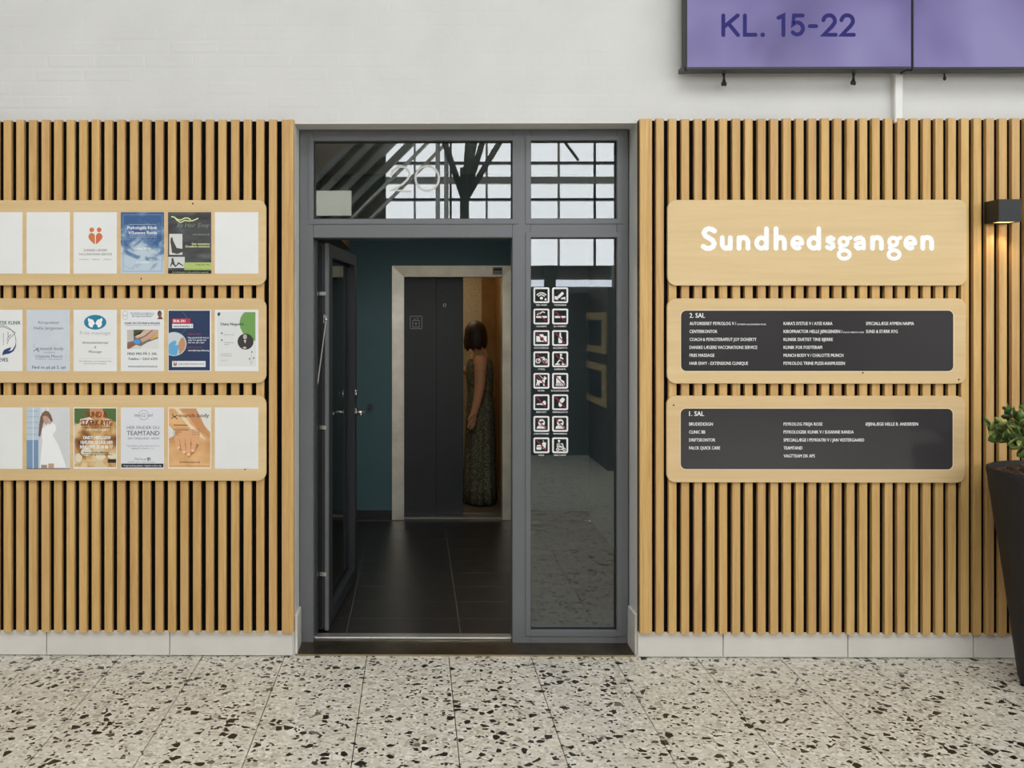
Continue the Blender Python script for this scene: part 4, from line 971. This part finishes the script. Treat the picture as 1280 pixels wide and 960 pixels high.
def node(p, r, frm=None):
    N_.append((tuple(p), r))
    if frm is not None: E_.append((frm, len(N_)-1))
    return len(N_)-1
pel = node((cx_(600.5), YPn, z_(512)), .10)
wai = node((cx_(600), YPn, z_(485)), .078, pel)
che = node((cx_(600), YPn, z_(460)), .092, wai)
nb_ = node((cx_(601.5), YPn, z_(441)), .065, che)
nk = node((cx_(600.5), YPn, z_(434)), .05, nb_)
hd0 = node((cx_(598), YPn, z_(425)), .07, nk)
hd1 = node((cx_(596), YPn, z_(414.5)), .068, hd0)
jaw = node((cx_(590), YPn+.01, z_(428)), .042, hd0)
nose = node((cx_(583.5), YPn+.015, z_(420)), .014, hd1)
# near arm hanging, far arm reaching to the buttons
sh1 = node((cx_(599.5), YPn-.14, z_(448.5)), .066, che); el1 = node((cx_(598), YPn-.19, z_(481)), .050, sh1)
fo1 = node((cx_(594.5), YPn-.222, z_(499)), .042, el1); wr1 = node((cx_(590.8), YPn-.238, z_(511)), .028, fo1); pa1 = node((cx_(589), YPn-.243, z_(518)), (.020, .040), wr1)
for dx, dy, dz in ((-4.4, -.006, 13.0), (-1.6, 0.0, 15.2), (1.1, .004, 14.4), (3.4, .010, 11.6)):
    a_ = node((cx_(588.6+dx*.75), YPn-.246+dy, z_(518+dz*.42)), .0105, pa1); c_2 = node((cx_(587.8+dx*.9), YPn-.248+dy, z_(518+dz*.72)), .0095, a_); node((cx_(586.6+dx*.95), YPn-.244+dy, z_(518+dz)), .0082, c_2)
t_ = node((cx_(585.2), YPn-.262, z_(517)), .012, wr1); node((cx_(583), YPn-.268, z_(522.5)), .0095, t_)
sh2 = node((cx_(597), YPn+.15, z_(446)), .06, che); el2 = node((cx_(588), YPn+.19, z_(470)), .044, sh2); wr2 = node((cx_(573), YPn+.18, z_(458)), .028, el2); pa2 = node((cx_(568), YPn+.17, z_(454)), (.03, .02), wr2)
for k in range(4): node((cx_(562), YPn+.14+.02*k, z_(450+k)), .008, pa2)
for s in (-1, 1):
    h_ = node((cx_(600.5), YPn+.07*s, z_(525)), .075, pel); kn = node((cx_(599.5), YPn+.085*s, z_(570)), .055, h_); an = node((cx_(601), YPn+.085*s, .085), .036, kn); node((cx_(595), YPn+.09*s, .035), .033, an)
skin_body('body', N_, E_, SKIN, person)
# hair: a chin-length bob open towards the face
HAIR = wood_mat('dark_auburn_hair', (26, 13, 8), (44, 22, 12), (66, 34, 16), 'z', .6, .02)
hc = Vector((cx_(594.5), YPn, z_(417.5))); b = B(); n, mm = 40, 22
vs = []; keep = set()
for i in range(mm+1):
    t = i/mm; ang = math.pi*.5*min(1, t/.55)
    for k in range(n):
        a = 2*math.pi*k/n
        if t <= .55: r, z = math.sin(ang), .122*math.cos(ang)
        else: u = (t-.55)/.45; r, z = 1+.09*math.sin(u*math.pi*.7)-.13*u**3, -(.128+.012*math.sin(a*9)+.008*math.sin(a*17+2)-.012*math.cos(a))*u
        lock = 1+.026*math.sin(a*11+i*.12)+.018*math.sin(a*19+1)+.012*math.sin(a*29)
        vs.append(hc+Vector((.098*r*lock*math.cos(a), .105*r*lock*math.sin(a), z+.0)))
fs = [(i*n+k, i*n+(k+1) % n, (i+1)*n+(k+1) % n, (i+1)*n+k) for i in range(mm) for k in range(n) if not (i > 11 and abs(((k+.5)/n*360-150+180) % 360-180) < 38)]
b.add(vs, fs)
hair = obj('hair', b, HAIR, person, smooth=True); sm = hair.modifiers.new('thick', 'SOLIDIFY'); sm.thickness = .016; sm.offset = -1
# eye, ear and mouth on the side that can be seen
b = B(); b.ball((cx_(586.5), YPn-.045, z_(418)), (.010, .006, .006), 10, 6); obj('eye', b, M((230, 226, 220), .3), person, smooth=True)
b = B(); b.ball((cx_(585.5), YPn-.012, z_(426)), (.014, .02, .006), 10, 6); obj('mouth', b, M((150, 74, 66), .5), person, smooth=True)
b = B(); b.ball((cx_(598), YPn-.088, z_(420.5)), (.018, .010, .028), 10, 8); obj('ear', b, SKIN, person, smooth=True)
# dress
m_, nt_, b_ = new_mat('olive_patterned_fabric')
vv_ = nd(nt_, 'ShaderNodeTexVoronoi'); vv_.inputs['Scale'].default_value = 70; nt_.links.new(scaled_pos(nt_, (1, 1, .8)), vv_.inputs['Vector'])
nt_.links.new(ramp(nt_, vv_.outputs['Distance'], [(.15, lin((146, 140, 112))), (.4, lin((104, 103, 82))), (.7, lin((76, 78, 62)))]), b_.inputs['Base Color']); b_.inputs['Roughness'].default_value = .85
DRESS = m_
rows = [(449, 600, 14.0, .115), (453, 599.5, 16, .13), (460, 599.5, 17, .135), (470, 599.8, 17.5, .128), (482, 600.2, 16.5, .12), (488, 600.3, 15.8, .118), (492, 600, 15.3, .115), (505, 600.5, 16.5, .15), (525, 600.5, 17.5, .175), (555, 600, 18.5, .195), (584, 599.5, 19, .21), (587, 599.5, 19.8, .215), (605, 599.5, 20.5, .225), (626.5, 599.5, 21.5, .24)]
def dress_ring(py, px, rpx, ry, fold):
    out = []
    c = pp(px, py); r = rpx*(pp(601, 500).x-pp(600, 500).x)
    for k in range(72):
        a = 2*math.pi*k/72
        f = 1+fold*(math.sin(a*11+.6)+.6*math.sin(a*7+1.3))
        out.append(Vector((c.x+r*f*math.cos(a), YPn+ry*f*math.sin(a), max(c.z, .02))))
    return out
b = B(); vs = []
for i, (py, px, rp, ry) in enumerate(rows): vs += dress_ring(py, px, rp, ry, 0 if i < 6 else min(.05, .012*(i-5)))
b.add(vs, [(i*72+k, i*72+(k+1) % 72, (i+1)*72+(k+1) % 72, (i+1)*72+k) for i in range(len(rows)-1) for k in range(72)])
dress = obj('dress', b, DRESS, person, smooth=True); sm = dress.modifiers.new('thick', 'SOLIDIFY'); sm.thickness = .004
STRAP_LIT = M((150, 140, 92), .8)  # warm cab light painted into the strap colour, yellower than the dress
for s, nm in ((-1, 'strap'), (1, 'strap')):
    b = B(); yq = YPn+.075*s
    b.tube([(cx_(589), yq-.03*s, z_(456)), (cx_(594), yq, z_(445.5)), (cx_(600), yq, z_(441)), (cx_(607), yq, z_(445)), (cx_(611.5), yq-.03*s, z_(456))], .017, 8); obj(nm, b, STRAP_LIT, dress, smooth=True)
b = B(); vs = []
for i in range(12):
    py = 447+4*i
    for k in range(7):
        u = k/6; vs.append((cx_(609+.5*min(i, 6)+u*3.4+1.2*math.sin(i*1.7+k*2.4)), YPn-.08+.16*u+.02*math.sin(i+k*2), z_(py)))
b.add(vs, [(i*7+k, i*7+k+1, (i+1)*7+k+1, (i+1)*7+k) for i in range(11) for k in range(6)])
rf = obj('back_ruffle', b, DRESS, dress, smooth=True); rf.modifiers.new('thick', 'SOLIDIFY').thickness = .006

# ------------------------------------------------------------------ televisions on the wall
YT, YT1 = -0.115, -0.045
m_, nt_, b_ = new_mat('screen_violet')
n_ = noise(nt_, scaled_pos(nt_, (1, 1, 1)), 2.0, 2, .5, .3)
cc = ramp(nt_, n_, [(.3, lin((108, 98, 152))), (.5, lin((130, 120, 176))), (.7, lin((152, 146, 196)))])
b_.inputs['Base Color'].default_value = (.02, .02, .022, 1); b_.inputs['Roughness'].default_value = .12
nt_.links.new(cc, b_.inputs['Emission Color']); b_.inputs['Emission Strength'].default_value = .8
SCREEN = m_; BEZEL = M((44, 45, 48), .4, .3)
def tv(x0, x1, label):
    a, e = P(x0, 87.3, YT), P(x1, 87.3, YT); zt_ = a.z+(e.x-a.x)*.567
    root = empty('wall_television', ((a.x+e.x)/2, YT, a.z), label, 'television', 'violet screens above the slats')
    b = B(); b.bev(a.x, e.x, YT, YT1, a.z, zt_, .002); obj('casing', b, BEZEL, root)
    b = B(); b.box(a.x+.006, e.x-.006, YT-.0012, YT+.001, a.z+.013, zt_-.008); obj('screen', b, SCREEN, root)
    b = B(); b.box(a.x+.2, e.x-.2, YT1, -.002, a.z+.12, zt_-.1); obj('wall_mount', b, GASKET, root)
    return root
tv1 = tv(857.5, 1140, 'violet wall screen showing KL. 15-22 in dark blue'); tv2 = tv(1140.6, 1423, 'violet wall screen without writing, cut by the photo edge')
two = [[(582, 70)]+arc(602, 73, 20, 20, 190, 380, 12)+[(612, 92), (584, 121), (625, 121)]]
kl = [[[(234, 54), (234, 122)], [(284, 54), (236, 94)], [(252, 82), (285, 122)]], [[(309, 54), (309, 121), (346, 121)]], [[(426, 62), (443, 54), (443, 122)]],
      [[(510, 54), (480, 54), (476, 85)]+arc(491, 99, 20, 21, -130, 140, 14)], [[(535, 91), (557, 91)]], two, sh(two, 63)]
pt = Print(tv1, YT-.0012); KM = emit_mat('screen_navy', (34, 28, 116), .8); KM.node_tree.nodes['Principled BSDF'].inputs['Specular IOR Level'].default_value = .2; KM.node_tree.nodes['Principled BSDF'].inputs['Base Color'].default_value = (.02, .02, .022, 1); KM.node_tree.nodes['Principled BSDF'].inputs['Roughness'].default_value = .12
sc_ = 1280/460
for gl_ in kl: pt.strokes('letter', zz(gl_, sc_, 820, 0), 14/sc_, KM)
pt.disc('full_stop', 820+371/sc_, 121/sc_, 2.9, 2.9, KM)
CAB = M((22, 22, 23), .5)
def cable(root, pts, y=-.05):
    b = B(); b.tube([P(x, yq, y) for x, yq in pts], .0045, 6); b.ball(P(*pts[-1], y), (.008, .008, .011), 8, 6); obj('cable', b, CAB, root, smooth=True)
cable(tv1, [(903.5, 85), (904, 93), (905.5, 99), (906.5, 105)]); cable(tv1, [(907, 85), (905.5, 93), (904.5, 99), (903.3, 105)])
cable(tv1, [(1066, 85), (1066.4, 93), (1068, 104)]); cable(tv1, [(1068.5, 85), (1068, 92), (1065, 103.5)])
cable(tv2, [(1168, 87.5), (1178, 88), (1180.5, 92), (1180.8, 98)])
b = B(); b.tube([P(x, yq, -.05) for x, yq in ((979, 87), (990, 89.5), (1008, 89.5), (1018, 87.5))], .004, 6); obj('cable', b, CAB, tv1)
for q in (855, 1135): b = B(); a = P(q, 90, -.09); b.box(a.x-.016, a.x+.014, -.10, -.05, a.z, a.z+.02); obj('corner_foot', b, BEZEL, tv1)
a, e = P(1118.5, 149, -.03), P(1128.8, 80, -.03)
b = B(); b.bev(a.x, e.x, -.032, .003, ZT-.02, e.z+.1, .004); tag(obj('cable_duct', b, M((230, 229, 225), .4)), 'white vertical cable duct below the violet screens', 'cable duct')

# ------------------------------------------------------------------ wall lamp
YL = -0.145
a, e = P(1248.5, 277.2, YL), P(1277, 249, YL)
lamp = empty('wall_lamp', ((a.x+e.x)/2, YS, a.z), 'small black box wall lamp on the slats above the plant', 'lamp')
BLK = M((26, 27, 29), .45)
b = B(); t_ = .004
b.box(a.x, e.x, YL, YL+t_, a.z, e.z).box(a.x, e.x, YS-.02, YS-.001, a.z, e.z).box(a.x, a.x+t_, YL+t_, YS-.02, a.z, e.z).box(e.x-t_, e.x, YL+t_, YS-.02, a.z, e.z)
obj('housing', b, BLK, lamp)
b = B(); b.box(a.x+t_, e.x-t_, YL+t_, YS-.02, a.z+.004, a.z+.008); obj('lower_lens', b, emit_mat('warm_lens', (255, 214, 150), 2.0), lamp)
b = B(); b.box(a.x+t_, e.x-t_, YL+t_, YS-.02, e.z-.014, e.z-.010); obj('upper_lens', b, M((60, 60, 60)), lamp)
sd = bpy.data.lights.new('lamp_beam', 'SPOT'); sd.energy = 1.4; sd.color = (1, .74, .40); sd.spot_size = math.radians(105); sd.spot_blend = .6; sd.shadow_soft_size = .012
so = bpy.data.objects.new('lamp_beam', sd); COL.objects.link(so); so.parent = lamp; so.location = Vector(((a.x+e.x)/2, (YL+YS)/2, a.z-.004))-ORG[lamp.name]

# ------------------------------------------------------------------ planter with jade plant
pc = (2.885, -0.365, 0)
pot = empty('potted_plant', pc, 'tall tapered black planter with a green jade plant', 'plant')
prof = [(.150, .0), (.162, .006), (.170, .03), (.196, .25), (.228, .50), (.262, .74), (.288, .93), (.292, .955), (.290, .968), (.281, .972), (.272, .966), (.262, .90), (.02, .88)]
m_, nt_, b_ = new_mat('black_rough_planter')
v_ = scaled_pos(nt_, (1, 1, .25)); n_ = noise(nt_, v_, 30, 5, .7)
c_n = ramp(nt_, n_, [(.3, lin((24, 24, 26))), (.62, lin((32, 32, 34))), (.76, lin((48, 48, 48)))]); nt_.links.new(c_n, b_.inputs['Base Color']); b_.inputs['Roughness'].default_value = .7; bump(nt_, b_, n_, .3, .003)
obj('planter', B().lathe(prof, pc, 72), m_, pot, smooth=True)
obj('soil', B().lathe([(.266, .925), (.2, .945), (.1, .955), (.004, .957)], pc, 32, False), M((48, 34, 24), .95), pot)
rb = random.Random(3); b = B()
for k in range(240):
    rr, aa = .255*math.sqrt(rb.random()), rb.random()*6.283; c = Vector((pc[0]+rr*math.cos(aa), pc[1]+rr*math.sin(aa), .944+.016*(1-rr/.26)+rb.uniform(0, .014)))
    rot = Matrix.Rotation(rb.random()*6.28, 3, 'Z') @ Matrix.Rotation(rb.uniform(-.6, .6), 3, 'X'); l, w_, h_ = rb.uniform(.012, .028), rb.uniform(.007, .013), rb.uniform(.003, .006)
    b.add([c+rot @ Vector((sx*l*f, sy*w_*f, sz*h_)) for sz, f in ((-1, 1), (1, .75)) for sy in (-1, 1) for sx in (-1, 1)], [(0, 2, 3, 1), (4, 5, 7, 6), (0, 1, 5, 4), (2, 6, 7, 3), (0, 4, 6, 2), (1, 3, 7, 5)])
bk = obj('bark_mulch', b, wood_mat('bark', (42, 26, 18), (74, 48, 34), (104, 72, 50), 'x'), pot); bk['kind'] = 'stuff'
STEM = painted('brown_green_stem', (96, 84, 58), 8, .7, 30)
LEAFM = bpy.data.materials.new('jade_leaf'); LEAFM.use_nodes = True; nt_ = LEAFM.node_tree; b_ = nt_.nodes['Principled BSDF']
oi_ = nd(nt_, 'ShaderNodeObjectInfo'); nt_.links.new(ramp(nt_, oi_.outputs['Random'], [(0, lin((62, 88, 42))), (.6, lin((94, 118, 56))), (1, lin((140, 150, 78)))]), b_.inputs['Base Color']); b_.inputs['Roughness'].default_value = .35
lfb = B(); nn = 10
def leaf_outline(t): return .5*(math.sin(math.pi*min(1, t**1.35))**.8)*.62+.02
vs = []
for i in range(nn+1):
    t = i/nn; hw_ = leaf_outline(t) if 0 < i < nn else .02
    for s, dz in ((-1, .0), (0, .07), (1, .0), (0, -.06)): vs.append((t, s*hw_, dz*(math.sin(math.pi*t)**.5 if 0 < t < 1 else .2)+.12*t*t))
lfb.add(vs, [(i*4+k, i*4+(k+1) % 4, (i+1)*4+(k+1) % 4, (i+1)*4+k) for i in range(nn) for k in range(4)]+[(3, 2, 1, 0), tuple(nn*4+k for k in range(4))])
l0 = obj('leaf', lfb, LEAFM, pot, smooth=True); LM = l0.data
for vx in LM.vertices: vx.co += Vector(pc)
first = [l0]
def leaf_at(pos, d, ln):
    d = Vector(d).normalized(); qt = Vector((1, 0, 0)).rotation_difference(d); qt = qt @ Matrix.Rotation(rb.uniform(-.6, .6), 3, 'X').to_quaternion()
    o = first.pop() if first else place('leaf', LM, pot, (0, 0, 0))
    o.location = Vector(pos)-Vector(pc); o.rotation_euler = qt.to_euler(); o.scale = (ln,)*3
base = Vector((2.86, -.40, .95))
tips = [Vector(P(q[0], q[1], q[2])) for q in ((1254, 533, -.46), (1262, 517, -.42), (1240, 536, -.44), (1268, 545, -.50), (1276, 530, -.45), (1284, 522, -.40), (1246, 545, -.38), (1294, 535, -.48), (1306, 520, -.40), (1262, 540, -.36), (1272, 556, -.47), (1318, 540, -.44))]
for tp in tips:
    mid = base.lerp(tp, .5)+Vector((rb.uniform(-.02, .02), rb.uniform(-.02, .02), .03))
    b = B(); b.tube([base+Vector((rb.uniform(-.02, .02), 0, -.01)), mid, tp], .012, 7, .005); obj('stem', b, STEM, pot, smooth=True)
    dirn = (tp-mid).normalized()
    for k in range(9):
        a = k*2.4+rb.random(); side = dirn.orthogonal().normalized(); side = Matrix.Rotation(a, 3, dirn) @ side
        pos = tp-dirn*(.055*(k//2)/4*1.6)
        leaf_at(pos, side*1.0+dirn*(1.1-.22*(k//2))+Vector((0, 0, .12)), rb.uniform(.045, .068))
    leaf_at(tp, dirn+Vector((0, 0, .4)), .045)

# ------------------------------------------------------------------ the hall behind the camera: seen mirrored in the glass
HALL = painted('hall_plaster', (176, 172, 164), 4, .7); DKST = painted('dark_steel', (74, 76, 74), 4, .5); LTST = painted('pale_steel', (214, 214, 208), 4, .5)
YO = -14.0
b = B(); b.box(-9, 9, YO-.2, YO, 0, 2.72)
of = tag(obj('wall_front', b, painted('shop_front', (92, 84, 78), 8, .5, 1.2), origin=(0, YO, 0)), 'shop fronts across the hall', kind='structure')
for k in range(-6, 7): obj('shop_pier', B().box(k*1.4-.12, k*1.4+.12, YO, YO+.12, 0, 2.72), HALL if k % 2 else DKST, of)
for x0_, x1_ in ((.9, 2.1), (2.4, 4.6), (-3, -1.4)): obj('shop_light', B().box(x0_, x1_, YO+.01, YO+.08, 2.28, 2.42), emit_mat('shop_tube', (235, 242, 255), 4.0), of)
gz = empty('window_1', (0, YO, 2.72), 'glazed upper wall across the hall', kind='structure')
for i in range(-5, 12): obj('glazing_bar', B().box(i*.75-.022, i*.75+.022, YO-.06, YO, 2.72, 6.6), DKST if i % 2 else LTST, gz)
for k in range(3): obj('glazing_brace', B().tube([(2.2+k*1.2, YO+.05, 6.5), (3.4+k*1.2, YO+.05, 4.9)], .03, 8), DKST, gz)
for zq, hq in ((4.1, .025), (4.5, .07), (4.86, .025), (5.5, .04), (6.55, .08)): obj('glazing_rail', B().box(-9, 9, YO-.12, YO+.02, zq-hq, zq+hq), LTST if hq > .05 else DKST, gz)
roof = empty('ceiling', (0, -7, 6.6), 'glazed steel roof over the hall, solid decks added to limit its light', kind='structure')
for y0_, y1_ in ((YO-.1, -8.0), (-3.5, .24)): obj('light_limiting_deck', B().box(-9, 9, y0_, y1_, 6.6, 6.75), HALL, roof)  # solid decks added out of view to cut down the sky light
for x0_, x1_ in ((-9, -5.8), (5.8, 9)): obj('light_limiting_deck', B().box(x0_, x1_, -8.0, -3.5, 6.6, 6.75), HALL, roof)
for x0_, x1_ in ((-9, -3.9), (8.3, 9)): obj('light_block_panel', B().box(x0_, x1_, YO-.12, YO+.03, 2.72, 6.6), HALL, gz)  # unseen panels added to narrow the glazing and block sideways light
for i in range(-4, 5): obj('roof_beam', B().box(i*2.2-.07, i*2.2+.07, YO, .0, 6.35, 6.6), LTST, roof)
for j in range(7): obj('roof_purlin', B().box(-5.8, 5.8, -8+j*.75-.03, -8+j*.75+.03, 6.62, 6.7), DKST, roof)
tag(obj('wall_left', B().box(-9.1, -8.9, YO, 0.0, 0, 6.6), HALL), 'end wall of the hall on the left', kind='structure')
tag(obj('wall_right', B().box(8.9, 9.1, YO, 0.0, 0, 2.6).box(8.9, 9.1, YO, -9, 2.6, 6.6).box(8.9, 9.1, -3, 0, 2.6, 6.6).box(8.9, 9.1, -9, -3, 4.8, 6.6), HALL), 'end wall of the hall on the right with an added opening for light', kind='structure')
ew = empty('light_opening', (9, -6, 2.6), 'unseen opening added in the right end wall to light the door reveal', kind='structure')  # opening added out of view so the sky brightens the left door reveal
for k in range(1, 4): obj('glazing_bar', B().box(8.97, 9.03, -9+1.5*k-.03, -9+1.5*k+.03, 2.6, 4.8), DKST, ew)
# stair flight and tree column in the hall
stair = empty('hall_stair', (-1.0, -9.3, 0), 'grey steel stair flight rising across the hall', 'stair')
obj('stair_panel', B().box(-2.4, -.46, -9.6, -9.45, 0, 5.2), painted('stair_brown', (128, 116, 98), 10, .6, 1.5), stair)
for k in range(6):
    x_ = -2.3+.30*k; z0_ = 2.5; tw_ = .14 if k < 4 else .05
    b = B(); b.prism([(x_-.6, z0_), (x_-.6+tw_, z0_), (x_+1.6, z0_+2.2-tw_), (x_+1.6, z0_+2.2)], -9.4, -9.2); obj('stringer', b, painted('stair_grey', (128, 130, 126), 5, .5) if k < 4 else LTST, stair)
obj('white_block', B().box(-1.52, -.98, -9.15, -9.1, 3.22, 3.6), emit_mat('white_emissive', (240, 240, 225), 1.6), stair)  # white emissive block, mirrored low in the left transom
tree = empty('tree_column', (.75, -8.8, 0), 'branching dark steel column carrying the hall roof', 'column')
obj('trunk', B().tube([(.75, -8.8, 0), (.75, -8.8, 3.9)], .07, 12), DKST, tree)
for ex, ey, ez in ((1.7, -8.8, 6.5), (-.3, -8.8, 6.5), (.9, -8.0, 6.5), (1.3, -9.6, 6.5), (2.6, -9.0, 6.5)): obj('branch', B().tube([(.75, -8.8, 3.4), (ex, ey, ez)], .05, 10, .035), DKST, tree)
for x_ in (.35, .48): obj('post', B().tube([(x_, -8.9, 0), (x_, -8.9, 6.5)], .035, 10), LTST, tree)

# dark pier with two framed boards, close behind the photographer
pier = tag(obj('wall_pier', B().box(2.07, 2.6, -7.0, -4.9, 0, 1.97).box(.9, 2.07, -7.0, -6.0, 0, 1.94), painted('dark_brown_panel', (88, 66, 72), 4, .6), origin=(2, -6, 0)), 'dark brown panelled pier in the hall', kind='structure')
for i, (za_, zb_) in enumerate(((1.25, 1.70), (.67, 1.13))):
    r_ = empty('hall_board', (2.06, -5.95, za_), ('upper', 'lower')[i]+' of two wood framed boards mirrored in the sidelight glass', 'board', 'framed boards on the dark pier')
    obj('frame', B().box(2.05, 2.069, -6.95, -4.92, za_, zb_), BIRCH, r_)
    obj('panel', B().box(2.048, 2.051, -6.75, -5.12, za_+.08, zb_-.08), M((70, 62, 78), .3), r_)
